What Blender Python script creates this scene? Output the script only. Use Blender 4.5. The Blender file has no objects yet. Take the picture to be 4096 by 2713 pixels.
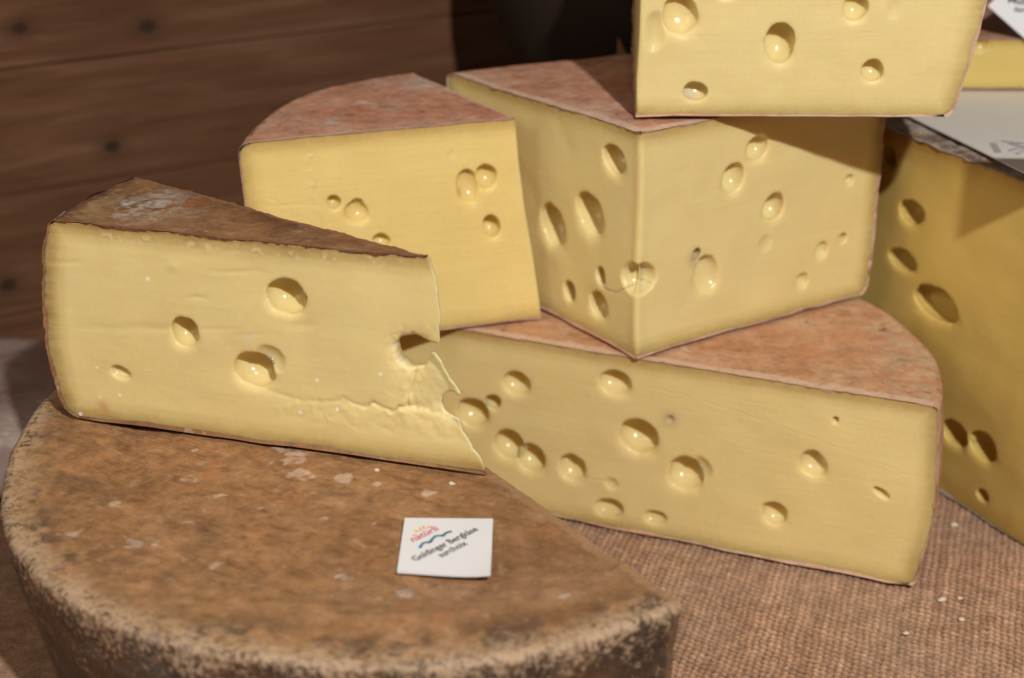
import bpy, math, random
import numpy as np

# ------------------------------------------------------------------ camera, world, light
scene = bpy.context.scene
col = scene.collection
rad = math.radians

cam_data = bpy.data.cameras.new('camera')
cam_data.sensor_width = 36.0
cam_data.lens = 59.32
cam_data.clip_start = 0.02
cam_data.clip_end = 20.0
cam_data.dof.use_dof = True
cam_data.dof.focus_distance = 0.64
cam_data.dof.aperture_fstop = 7.6
camera = bpy.data.objects.new('camera', cam_data)
camera.location = (0.0, 0.0, 0.373)
camera.rotation_euler = (rad(90 - 23), 0, 0)
col.objects.link(camera)
scene.camera = camera

world = bpy.data.worlds.new('World')
scene.world = world
world.use_nodes = True
bg = world.node_tree.nodes['Background']
bg.inputs['Color'].default_value = (1.0, 0.86, 0.74, 1)
bg.inputs['Strength'].default_value = 0.065

lamp_data = bpy.data.lights.new('flash_lamp', 'POINT')
lamp_data.energy = 52.0
lamp_data.color = (1.0, 0.97, 0.92)
lamp_data.shadow_soft_size = 0.016
lamp = bpy.data.objects.new('flash_lamp', lamp_data)
lamp.location = (0.24, -0.26, 0.876)
col.objects.link(lamp)

side_data = bpy.data.lights.new('left_fill_lamp', 'AREA')  # soft fill light added to brighten the cut faces turned left
side_data.shape = 'DISK'
side_data.size = 0.5
side_data.energy = 2.2
side_data.color = (1.0, 0.88, 0.72)
side = bpy.data.objects.new('left_fill_lamp', side_data)
side.location = (-0.62, 0.12, 0.72)
side.rotation_euler = (rad(49), 0, rad(-51))
col.objects.link(side)

vs = scene.view_settings
vs.view_transform = 'Standard'
vs.look = 'None'
vs.exposure = 0.0
vs.gamma = 1.0
scene.cycles.use_denoising = True
scene.cycles.max_bounces = 8
scene.cycles.diffuse_bounces = 4
scene.cycles.sample_clamp_indirect = 4.0

rng = np.random.default_rng(7)
random.seed(7)

# ------------------------------------------------------------------ numpy noise
def _hash(ix, iy, iz, seed):
    h = (ix * 374761393 + iy * 668265263 + iz * 1274126177 + seed * 974634777) & 0xFFFFFFFF
    h = ((h ^ (h >> 13)) * 1274126177) & 0xFFFFFFFF
    h = (h ^ (h >> 16)) & 0xFFFFFFFF
    return h.astype(np.float64) / 4294967295.0

def noise3(x, y, z, seed=0):
    x, y, z = np.broadcast_arrays(np.asarray(x, float), np.asarray(y, float), np.asarray(z, float))
    fx, fy, fz = np.floor(x), np.floor(y), np.floor(z)
    ix, iy, iz = fx.astype(np.int64), fy.astype(np.int64), fz.astype(np.int64)
    tx, ty, tz = x - fx, y - fy, z - fz
    tx = tx * tx * (3 - 2 * tx); ty = ty * ty * (3 - 2 * ty); tz = tz * tz * (3 - 2 * tz)
    r = 0
    for dx in (0, 1):
        for dy in (0, 1):
            for dz in (0, 1):
                w = (tx if dx else 1 - tx) * (ty if dy else 1 - ty) * (tz if dz else 1 - tz)
                r = r + w * _hash(ix + dx, iy + dy, iz + dz, seed)
    return r * 2 - 1

def fbm(x, y, z, scale, octaves=4, seed=0, gain=0.5):
    t, a, n = 0, 1.0, 0.0
    for o in range(octaves):
        t = t + a * noise3(x * scale, y * scale, z * scale, seed + o * 17)
        n += a; a *= gain; scale *= 2.03
    return t / n

def sstep(a, b, x):
    t = np.clip((x - a) / (b - a), 0, 1)
    return t * t * (3 - 2 * t)

# ------------------------------------------------------------------ mesh builder
class MB:
    def __init__(self):
        self.v, self.f, self.a, self.n = [], [], {}, 0
    def verts(self, P, **attrs):
        P = np.asarray(P, float).reshape(-1, 3)
        base = self.n
        for k in set(self.a) | set(attrs):
            if k not in self.a:
                d = 4 if k == 'tint' else 1
                self.a[k] = [np.zeros((base, d))]
            d = self.a[k][0].shape[1]
            val = attrs.get(k)
            if val is None:
                val = np.zeros((len(P), d))
            val = np.asarray(val, float)
            val = np.broadcast_to(val.reshape(-1, d) if val.size > 1 else val.reshape(1, 1), (len(P), d))
            self.a[k].append(np.array(val))
        self.v.append(P); self.n += len(P)
        return base
    def grid(self, P, flip=False, **attrs):
        nu, nv = P.shape[:2]
        base = self.verts(P, **attrs)
        i = np.arange((nu - 1) * (nv - 1)); u, v = i // (nv - 1), i % (nv - 1)
        a = base + u * nv + v
        q = np.stack([a, a + nv, a + nv + 1, a + 1], 1)
        if flip: q = q[:, ::-1]
        self.f.append(q)
    def quads(self, q):
        self.f.append(np.asarray(q).reshape(-1, 4))
    def box(self, c, s, R=None):
        c = np.asarray(c, float); s = np.asarray(s, float) / 2
        P = np.array([[x, y, z] for x in (-1, 1) for y in (-1, 1) for z in (-1, 1)], float) * s
        if R is not None: P = P @ np.asarray(R).T
        b = self.verts(P + c)
        self.quads(np.array([[0, 1, 3, 2], [4, 6, 7, 5], [0, 4, 5, 1], [2, 3, 7, 6], [0, 2, 6, 4], [1, 5, 7, 3]]) + b)
    def build(self, name, mat, parent=None, origin=(0, 0, 0), smooth=True, bevel=0):
        V = np.concatenate(self.v)
        if name in ('paste', 'rind'):
            w3 = np.stack([fbm(V[:, 0], V[:, 1], V[:, 2], 26, 2, 301 + 7 * i) for i in range(3)], 1)
            w4 = np.stack([noise3(V[:, 0] * 95, V[:, 1] * 95, V[:, 2] * 95, 331 + 7 * i) for i in range(3)], 1)
            V = V + w3 * np.array([0.0012, 0.0012, 0.0003]) + w4 * np.array([0.00022, 0.00022, 0.00012])
        V = V - np.asarray(origin, float)
        F = np.concatenate(self.f)
        me = bpy.data.meshes.new(name)
        me.vertices.add(len(V)); me.vertices.foreach_set('co', V.ravel())
        me.loops.add(len(F) * 4); me.polygons.add(len(F))
        me.loops.foreach_set('vertex_index', F.ravel().astype(np.int32))
        me.polygons.foreach_set('loop_start', np.arange(0, len(F) * 4, 4, dtype=np.int32))
        me.polygons.foreach_set('loop_total', np.full(len(F), 4, dtype=np.int32))
        me.polygons.foreach_set('use_smooth', np.full(len(F), smooth))
        me.update(calc_edges=True)
        me.validate()
        for k, parts in self.a.items():
            val = np.concatenate(parts)
            if k == 'tint':
                at = me.attributes.new(k, 'FLOAT_COLOR', 'POINT'); at.data.foreach_set('color', val.ravel().astype(np.float32))
            else:
                at = me.attributes.new(k, 'FLOAT', 'POINT'); at.data.foreach_set('value', val.ravel().astype(np.float32))
        me.materials.append(mat)
        o = bpy.data.objects.new(name, me)
        col.objects.link(o)
        if parent is not None:
            o.parent = parent
        else:
            o.location = origin
        if bevel:
            m = o.modifiers.new('bevel', 'BEVEL'); m.width = bevel; m.segments = 2; m.limit_method = 'ANGLE'
        return o

def thing(name, label, cat, loc, group=None):
    o = bpy.data.objects.new(name, None)
    o.empty_display_size = 0.02
    o.location = loc
    col.objects.link(o)
    o['label'] = label; o['category'] = cat
    if group: o['group'] = group
    return o

def tag(o, label=None, cat=None, group=None, kind=None):
    if label: o['label'] = label
    if cat: o['category'] = cat
    if group: o['group'] = group
    if kind: o['kind'] = kind
    return o

# ------------------------------------------------------------------ materials
class NT:
    def __init__(self, name):
        self.m = bpy.data.materials.new(name); self.m.use_nodes = True
        self.t = self.m.node_tree; self.b = self.t.nodes['Principled BSDF']
    def n(self, typ, **kw):
        nd = self.t.nodes.new(typ)
        for k, v in kw.items():
            if k in nd.inputs.keys(): self.set(nd.inputs[k], v)
            else: setattr(nd, k, v)
        return nd
    def set(self, sock, v):
        if hasattr(v, 'is_linked'): self.t.links.new(v, sock)
        elif hasattr(v, 'outputs'): self.t.links.new(v.outputs[0], sock)
        else: sock.default_value = v
    def coord(self, scale=(1, 1, 1), rot=(0, 0, 0)):
        tc = self.n('ShaderNodeTexCoord'); mp = self.n('ShaderNodeMapping')
        self.t.links.new(tc.outputs['Object'], mp.inputs['Vector'])
        mp.inputs['Scale'].default_value = scale; mp.inputs['Rotation'].default_value = rot
        return mp.outputs[0]
    def noise(self, vec, scale, detail=4, rough=0.55, dist=0.0):
        nd = self.n('ShaderNodeTexNoise'); self.t.links.new(vec, nd.inputs['Vector'])
        nd.inputs['Scale'].default_value = scale; nd.inputs['Detail'].default_value = detail
        nd.inputs['Roughness'].default_value = rough; nd.inputs['Distortion'].default_value = dist
        return nd.outputs['Fac']
    def ramp(self, fac, stops, interp='LINEAR'):
        nd = self.n('ShaderNodeValToRGB'); self.t.links.new(fac, nd.inputs[0])
        cr = nd.color_ramp; cr.interpolation = interp
        while len(cr.elements) < len(stops): cr.elements.new(0.5)
        for e, (p, c) in zip(cr.elements, stops):
            e.position = p
            e.color = (c, c, c, 1) if not hasattr(c, '__len__') else (*c, 1)
        return nd.outputs[0]
    def mix(self, fac, a, b, blend='MIX'):
        nd = self.n('ShaderNodeMix', data_type='RGBA', blend_type=blend)
        for i, v in ((0, fac), (6, a), (7, b)):
            if hasattr(v, '__len__') and not hasattr(v, 'is_linked'): v = (*v, 1) if len(v) == 3 else v
            self.set(nd.inputs[i], v)
        return nd.outputs[2]
    def math(self, op, a, b=0.0):
        nd = self.n('ShaderNodeMath', operation=op)
        self.set(nd.inputs[0], a); self.set(nd.inputs[1], b)
        return nd.outputs[0]
    def attr(self, name, out='Fac'):
        nd = self.n('ShaderNodeAttribute', attribute_name=name)
        return nd.outputs[out]
    def bump(self, h, strength, dist):
        nd = self.n('ShaderNodeBump'); self.t.links.new(h, nd.inputs['Height'])
        nd.inputs['Strength'].default_value = strength; nd.inputs['Distance'].default_value = dist
        self.t.links.new(nd.outputs[0], self.b.inputs['Normal'])
    def rng(self, v, a, b, c=0.0, d=1.0):
        nd = self.n('ShaderNodeMapRange'); self.set(nd.inputs[0], v)
        for i, x in zip((1, 2, 3, 4), (a, b, c, d)): nd.inputs[i].default_value = x
        return nd.outputs[0]

def paste_mat(name, core, edge, crust, reach=9.0, sss=0.7, crystals=0.0, rough=0.46, warm=(0.50, 0.22, 0.075)):
    k = NT(name)
    p = k.coord()
    rd = k.attr('rd')
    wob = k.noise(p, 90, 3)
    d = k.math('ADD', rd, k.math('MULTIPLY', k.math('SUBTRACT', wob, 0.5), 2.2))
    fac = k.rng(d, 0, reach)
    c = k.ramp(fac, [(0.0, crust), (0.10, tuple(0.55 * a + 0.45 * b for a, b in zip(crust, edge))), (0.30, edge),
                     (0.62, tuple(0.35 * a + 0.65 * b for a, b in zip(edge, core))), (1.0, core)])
    tw = k.rng(k.math('ADD', k.attr('rt'), k.math('MULTIPLY', k.math('SUBTRACT', wob, 0.5), 1.5)), 6.5, 0.3)
    c = k.mix(k.math('MULTIPLY', tw, 0.5), c, warm)
    v = k.noise(p, 26, 5, 0.6)
    c = k.mix(k.rng(v, 0.35, 0.7, 0.0, 0.38), c, tuple(x * f for x, f in zip(core, (0.90, 0.85, 0.70))))
    c = k.mix(k.rng(k.noise(p, 9, 3), 0.35, 0.68, 0.0, 0.35), c, tuple(min(1, x * f) for x, f in zip(core, (1.03, 0.98, 0.86))))
    f2 = k.noise(p, 420, 3)
    c = k.mix(k.rng(f2, 0.35, 0.7, 0.0, 0.10), c, tuple(min(1, x * 1.25) for x in core))
    kd = k.n('ShaderNodeMapping'); k.t.links.new(p, kd.inputs['Vector']); kd.inputs['Scale'].default_value = (22, 22, 420); kd.inputs['Rotation'].default_value = (0.03, -0.05, 0)
    drag = k.noise(kd.outputs[0], 1.0, 4, 0.6, 0.4)
    c = k.mix(k.rng(drag, 0.45, 0.75, 0.0, 0.22), c, tuple(min(1, x * f) for x, f in zip(core, (1.10, 1.10, 1.16))))
    c = k.mix(k.rng(drag, 0.45, 0.25, 0.0, 0.16), c, tuple(x * 0.86 for x in core))
    if crystals:
        vo = k.n('ShaderNodeTexVoronoi', feature='F1'); k.t.links.new(p, vo.inputs['Vector']); vo.inputs['Scale'].default_value = 125
        rnd = k.n('ShaderNodeSeparateColor'); k.t.links.new(vo.outputs['Color'], rnd.inputs[0])
        m = k.math('MULTIPLY', k.math('LESS_THAN', vo.outputs['Distance'], 0.105), k.math('LESS_THAN', rnd.outputs[0], crystals))
        c = k.mix(k.math('MULTIPLY', m, 0.8), c, (0.88, 0.83, 0.68))
    t = k.n('ShaderNodeAttribute', attribute_name='tint')
    c = k.mix(t.outputs['Alpha'], c, t.outputs['Color'])
    k.set(k.b.inputs['Base Color'], c)
    rg = k.rng(k.noise(p, 60, 3), 0.3, 0.7, rough - 0.06, rough + 0.1)
    eye = k.rng(k.attr('eye'), 0.6, 1.6)
    k.set(k.b.inputs['Roughness'], k.math('ADD', k.math('MULTIPLY', rg, k.math('SUBTRACT', 1.0, eye)), k.math('MULTIPLY', eye, 0.2)))
    k.b.inputs['Subsurface Weight'].default_value = sss
    k.b.inputs['Subsurface Radius'].default_value = (1.0, 0.62, 0.22)
    k.b.inputs['Subsurface Scale'].default_value = 0.0046
    k.b.inputs['Specular IOR Level'].default_value = 0.34
    h = k.math('ADD', k.math('ADD', k.noise(p, 240, 4), k.math('MULTIPLY', drag, 0.9)), k.math('MULTIPLY', k.noise(p, 70, 2), 1.5))
    k.bump(h, 0.13, 0.0006)
    return k.m

def rind_mat(name, c1, c2, c3, bloom, bloom_amt=0.45, spec=(0.05, 0.025, 0.015), lip=(0.5, 0.36, 0.24), grain=0.5, relief=0.5, specks=False):
    k = NT(name)
    p = k.coord()
    n1 = k.noise(p, 22, 6, 0.62, 0.4)
    c = k.ramp(n1, [(0.30, c1), (0.5, c2), (0.70, c3)])
    n2 = k.noise(p, 160, 5, 0.7)
    c = k.mix(grain, c, k.mix(1.0, c, k.ramp(n2, [(0.3, 0.35), (0.5, 0.95), (0.72, 1.5)]), 'MULTIPLY'))
    # pale bloom of dry mould and salt
    nb = k.noise(p, 30, 4, 0.6, 0.8); nf = k.noise(p, 330, 4, 0.75)
    mb = k.math('MULTIPLY', k.rng(nb, 0.48, 0.68), k.rng(nf, 0.40, 0.62))
    c = k.mix(k.math('MULTIPLY', mb, bloom_amt), c, bloom)
    # small light flakes and dark pits
    nfl = k.noise(p, 95, 3, 0.5, 1.2)
    c = k.mix(k.math('MULTIPLY', k.rng(nfl, 0.685, 0.715), 0.55), c, tuple(min(1, x * 1.25) for x in bloom))
    nd = k.noise(p, 120, 3, 0.6, 0.5)
    c = k.mix(k.math('MULTIPLY', k.rng(nd, 0.33, 0.27), 0.75), c, spec)
    t = k.n('ShaderNodeAttribute', attribute_name='tint')
    tc = k.mix(0.55, t.outputs['Color'], k.mix(1.0, t.outputs['Color'], k.ramp(n2, [(0.3, 0.4), (0.5, 1.0), (0.7, 1.6)]), 'MULTIPLY'))
    c = k.mix(t.outputs['Alpha'], c, tc)
    if specks:
        sd = k.attr('side')
        sn = k.noise(p, 480, 5, 0.65, 0.3); sb = k.noise(p, 60, 3)
        thr = k.ramp(sd, [(0.0, 0.70), (0.55, 0.655), (0.82, 0.58), (0.94, 0.50), (1.0, 0.45)])
        thr = k.math('ADD', thr, k.math('MULTIPLY', k.math('SUBTRACT', sb, 0.5), 0.35))
        on = k.math('MULTIPLY', k.rng(k.math('SUBTRACT', sn, thr), -0.035, 0.085), k.attr('rim'))
        c = k.mix(k.math('MULTIPLY', on, 0.85), c, k.mix(sb, (0.54, 0.37, 0.25), (0.42, 0.29, 0.17)))
    lp = k.attr('lip')
    c = k.mix(k.math('MULTIPLY', lp, k.rng(nf, 0.25, 0.55, 0.35, 1.0)), c, lip)
    k.set(k.b.inputs['Base Color'], c)
    k.b.inputs['Roughness'].default_value = 0.55 if specks else 0.72
    k.b.inputs['Specular IOR Level'].default_value = 0.25
    h = k.math('ADD', k.math('MULTIPLY', n2, 0.8), k.math('ADD', k.math('MULTIPLY', nfl, 0.9), k.math('MULTIPLY', nf, 0.5)))
    k.bump(h, relief, 0.0012)
    return k.m

def plain_mat(name, color, rough=0.5, bump=None, var=None, spec=0.5):
    k = NT(name); p = k.coord()
    c = color
    if var:
        c = k.mix(k.rng(k.noise(p, var[0], 4), 0.3, 0.7), color, var[1])
        k.set(k.b.inputs['Base Color'], c)
    else:
        k.b.inputs['Base Color'].default_value = (*color, 1)
    k.b.inputs['Roughness'].default_value = rough
    k.b.inputs['Specular IOR Level'].default_value = spec
    if bump: k.bump(k.noise(p, bump[0], 4), bump[1], bump[2])
    return k.m

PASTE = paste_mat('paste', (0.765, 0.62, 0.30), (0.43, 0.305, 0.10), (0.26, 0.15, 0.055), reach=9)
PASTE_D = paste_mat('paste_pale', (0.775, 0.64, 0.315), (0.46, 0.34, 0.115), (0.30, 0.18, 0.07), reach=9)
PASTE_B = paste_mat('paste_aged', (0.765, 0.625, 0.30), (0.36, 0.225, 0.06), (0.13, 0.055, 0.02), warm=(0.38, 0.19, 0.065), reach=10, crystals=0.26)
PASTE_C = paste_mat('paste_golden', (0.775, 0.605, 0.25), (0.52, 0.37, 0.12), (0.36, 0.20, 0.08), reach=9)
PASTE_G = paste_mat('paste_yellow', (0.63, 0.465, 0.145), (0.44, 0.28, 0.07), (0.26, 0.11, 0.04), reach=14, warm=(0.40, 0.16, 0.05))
RIND_PINK = rind_mat('rind_pink', (0.38, 0.165, 0.095), (0.50, 0.245, 0.155), (0.57, 0.36, 0.25), (0.58, 0.46, 0.37), 0.8, lip=(0.64, 0.46, 0.35))
RIND_TAN = rind_mat('rind_tan', (0.45, 0.195, 0.095), (0.53, 0.28, 0.15), (0.58, 0.38, 0.235), (0.58, 0.46, 0.34), 0.55, lip=(0.64, 0.45, 0.33))
RIND_DARK = rind_mat('rind_dark', (0.12, 0.055, 0.025), (0.25, 0.115, 0.045), (0.33, 0.18, 0.08), (0.50, 0.38, 0.27), 0.35, lip=(0.26, 0.12, 0.06), relief=0.7)
RIND_WHEEL = rind_mat('rind_wheel', (0.27, 0.125, 0.050), (0.34, 0.175, 0.075), (0.40, 0.22, 0.105), (0.50, 0.36, 0.25), 0.3, lip=(0.34, 0.2, 0.1), relief=0.55, specks=True)
RIND_GREY = rind_mat('rind_grey', (0.16, 0.10, 0.07), (0.26, 0.17, 0.12), (0.33, 0.25, 0.2), (0.5, 0.45, 0.4), 0.8, lip=(0.5, 0.42, 0.34))

# ------------------------------------------------------------------ cheese geometry
def hole_shape(S, Z, holes, seed=0):
    """round gas eyes opened by the knife: depth and sideways shift in mm for each point of a cut face.
    An eye deeper than its opening is wide is a bubble cut beyond its middle, so its wall goes in behind the rim."""
    D, DS, DZ = np.zeros_like(S), np.zeros_like(S), np.zeros_like(S)
    for hl in holes:
        s0, z0, a, b, dep = hl[:5]
        rot = hl[5] if len(hl) > 5 else 0.0
        plain = len(hl) > 6
        i = int(z0 * 7.3 + a * 31) % 23
        m = 1.8 * max(a, b)
        sel = (np.abs(S - s0) < m) & (np.abs(Z - z0) < m)
        if not sel.any(): continue
        x, z = S[sel] - s0, Z[sel] - z0
        cr, sr = math.cos(rot), math.sin(rot)
        x, z = x * cr + z * sr, -x * sr + z * cr
        u, w = x / a, z / b
        r = min(a, b)
        th = np.arctan2(w, u)
        wob = 1 + 0.05 * noise3(np.abs(S[sel]) / 3.1 + 7 * i, Z[sel] / 3.1, i * 1.7, seed + 3) + 0.035 * np.sin(2 * th + i * 1.9) + 0.02 * np.sin(3 * th + i * 2.7)
        d = np.hypot(u, w) * wob
        if plain or dep < 0.5:
            soft = 0.05 + 0.10 / max(r, 1.0)
            g = soft * np.logaddexp(0, (1 - d * d) / soft) * sstep(2.3, 1.2, d * d)
            dd = r * dep * (g if dep < 0.5 else 1.28 * g / np.sqrt(g + 0.03))
            ds = dz = np.zeros_like(dd)
        else:
            k = min(dep * 1.55, 1.72); deep = max(1.0, dep / 1.15)
            rho = (1 + k * k) / (2 * k); c = k - rho
            fm = math.acos(max(-1, min(1, -c / rho)))
            # slightly eased rim
            e = 0.06 + 0.12 / max(r, 1.0)
            dc = np.clip(d, 0, 1)
            f = fm * dc
            lat = rho * np.sin(f); dp = np.maximum(c + rho * np.cos(f), 0)
            low = sstep(0.2, -0.8, w / np.maximum(np.hypot(u, w), 1e-6))
            ra = 0.07 + 0.13 * low; e = e * (1 + 1.5 * low)
            rim = np.where(d > 1, ra * np.exp(-((d - 1) / e)), ra * sstep(0, 1, dc)) * sstep(2.0, 1.1, d)
            inside = d < 1
            tot = dp + rim
            scale = np.where(inside, lat / np.maximum(dc, 1e-6), 1.0) - 1.0
            nu, nw = u * scale, w * scale
            nw = nw + np.where(inside, 0.22 * dp / k, 0.0)          # bubbles hang a little above their opening
            dd = r * tot * deep
            ax, az = nu * a, nw * b
            ds, dz = ax * cr - az * sr, ax * sr + az * cr
        cur = D[sel]; take = dd > cur
        D[sel] = np.where(take, dd, cur)
        DS[sel] = np.where(take, ds, DS[sel]); DZ[sel] = np.where(take, dz, DZ[sel])
    return D, DS, DZ

def normals_of(P):
    du = np.gradient(P, axis=0); dv = np.gradient(P, axis=1)
    n = np.cross(du, dv); l = np.linalg.norm(n, axis=-1, keepdims=True)
    return n / np.maximum(l, 1e-12)

class Piece:
    """a cut of a cheese wheel: q runs round the rim, rho from the tip to the rim, v from base to top"""
    def __init__(s, tipb, tipt, zb, zt, tha, thb, R, bulge=0.002, rc=0.005, tipoff=None, lean=0.0):
        s.tb, s.tt = np.array(tipb, float), np.array(tipt, float)
        s.zb = zb
        s.zt = zt if callable(zt) else (lambda x, y: zt + 0 * x)
        s.tha, s.thb = tha, thb
        s.R = R if callable(R) else (lambda q: R + 0 * q)
        s.bulge, s.rc, s.tipoff, s.lean = bulge, rc, tipoff, lean
        s.h0 = float(s.zt(np.array(s.tt[0]), np.array(s.tt[1]))) - zb
    def tip(s, v):
        v = np.asarray(v)[..., None]
        return s.tb * (1 - v) + s.tt * v
    def prof(s, v):
        dz = np.minimum(v, 1 - v) * s.h0
        e = np.clip(s.rc - dz, 0, s.rc)
        return s.bulge * (1 - (2 * v - 1) ** 2) - (s.rc - np.sqrt(np.maximum(s.rc ** 2 - e ** 2, 0))) + s.lean * (v - 0.5)
    def pos(s, q, rho, v, inset=0.0):
        q, rho, v = np.broadcast_arrays(np.asarray(q, float), np.asarray(rho, float), np.asarray(v, float))
        a = s.tha + (s.thb - s.tha) * q
        r = rho * (s.R(q) + s.prof(v) - inset)
        xy = s.tip(v) + r[..., None] * np.stack([np.cos(a), np.sin(a)], -1)
        z = s.zb + inset + (s.zt(xy[..., 0], xy[..., 1]) - s.zb - 2 * inset) * v
        return np.concatenate([xy, z[..., None]], -1)
    def face_frame(s, which):
        a = s.tha if which == 0 else s.thb
        sg = 1 if s.thb > s.tha else -1
        d = np.array([math.cos(a), math.sin(a), 0])
        n = np.array([math.sin(a), -math.cos(a), 0]) * sg * (1 if which == 0 else -1)
        return d, n

def profile_v(n):
    t = np.linspace(0, 1, n)
    return 0.5 - 0.5 * np.cos(np.pi * t) * (0.55 + 0.45 * np.abs(np.cos(np.pi * t)))

def make_paste(pc, faces, mat, parent, origin, th=0.0012, res=0.0005, half=False, extra=None, seed=0, saw=0.035, undul=0.28):
    """faces: {0: holes, 1: holes}; the closed paste body with heightfield cut faces"""
    mb = MB()
    L = float(pc.R(np.array(0.0)))
    for w in ((0,) if half else (0, 1)):
        holes = faces.get(w, [])
        d, n = pc.face_frame(w)
        fine = w in faces
        step = res if fine else 0.006
        nv = max(8, int(pc.h0 / step)); nu = max(8, int((2 * L if half else L) / step))
        v = np.linspace(0, 1, nv)[None, :]
        smax = pc.R(np.array(float(w))) + pc.prof(v) - th
        smin = -(pc.R(np.array(1.0)) + pc.prof(v) - th) if half else 0 * smax
        u = np.linspace(0, 1, nu)[:, None]
        s = smin + (smax - smin) * u
        vv = np.broadcast_to(v, s.shape)
        xy = pc.tip(vv) + s[..., None] * d[:2]
        zt = pc.zt(xy[..., 0], xy[..., 1])
        z = pc.zb + th + (zt - pc.zb - 2 * th) * vv
        S, Z = s * 1e3, (z - pc.zb) * 1e3
        D, dS, dZ = hole_shape(S, Z, holes, seed) if fine else (np.zeros_like(S),) * 3
        eye = np.zeros_like(S)
        if fine:
            und = undul * fbm(S, Z, w * 9.0, 0.02, 3, seed + 40) + saw * noise3(S * 0.15, Z * 2.2, 3.3, seed + 50) + 0.03 * noise3(S * 1.1, Z * 1.1, 1.0, seed + 8)
            eye = D.copy()
            edge = np.minimum.reduce([S - (smin * 1e3 if half else 0), smax * 1e3 - S, Z, (zt - pc.zb) * 1e3 - Z])
            D = D + (und + undul) * sstep(0, 6, edge if half else np.minimum.reduce([S, edge]))
        tint = np.zeros(S.shape + (4,))
        if extra is not None and fine:
            D, tint = extra(w, S, Z, D, tint)
        nn = np.broadcast_to(n, s.shape + (3,))
        if not half and pc.h0 > 0 and (0 in faces and 1 in faces):
            d2, n2 = pc.face_frame(1 - w)
            bis = (n + n2); bis = bis / np.linalg.norm(bis)
            t = sstep(0, 7.0, S)[..., None]
            nn = bis * (1 - t) + n * t
            # the arris between the two cuts is slightly rounded
            D = D + 0.7 * np.exp(-(S / 1.1) ** 2)
        P = np.concatenate([xy, z[..., None]], -1) - nn * (D * 1e-3)[..., None] + d * (dS * 1e-3)[..., None] + np.array([0, 0, 1e-3]) * dZ[..., None]
        rd = np.minimum.reduce([smax * 1e3 - S, Z, (zt - pc.zb) * 1e3 - Z] + ([S - smin * 1e3] if half else []))
        nrm = np.cross(P[1, 0] - P[0, 0], P[0, 1] - P[0, 0])
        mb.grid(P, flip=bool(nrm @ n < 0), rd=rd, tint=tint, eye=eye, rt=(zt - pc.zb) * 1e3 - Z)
    q = np.linspace(0, 1, 40)[:, None]
    for vtop in (0.0, 1.0):
        rho = np.linspace(0, 1, 12)[None, :]
        mb.grid(pc.pos(q, rho, vtop, th), flip=(vtop == 0.0) ^ (pc.thb > pc.tha), rd=0.0, tint=np.zeros(4) if False else None)
    mb.grid(pc.pos(q, 1.0, profile_v(14)[None, :], th), flip=pc.thb < pc.tha, rd=0.0)
    return mb.build('paste', mat, parent, origin)

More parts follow.
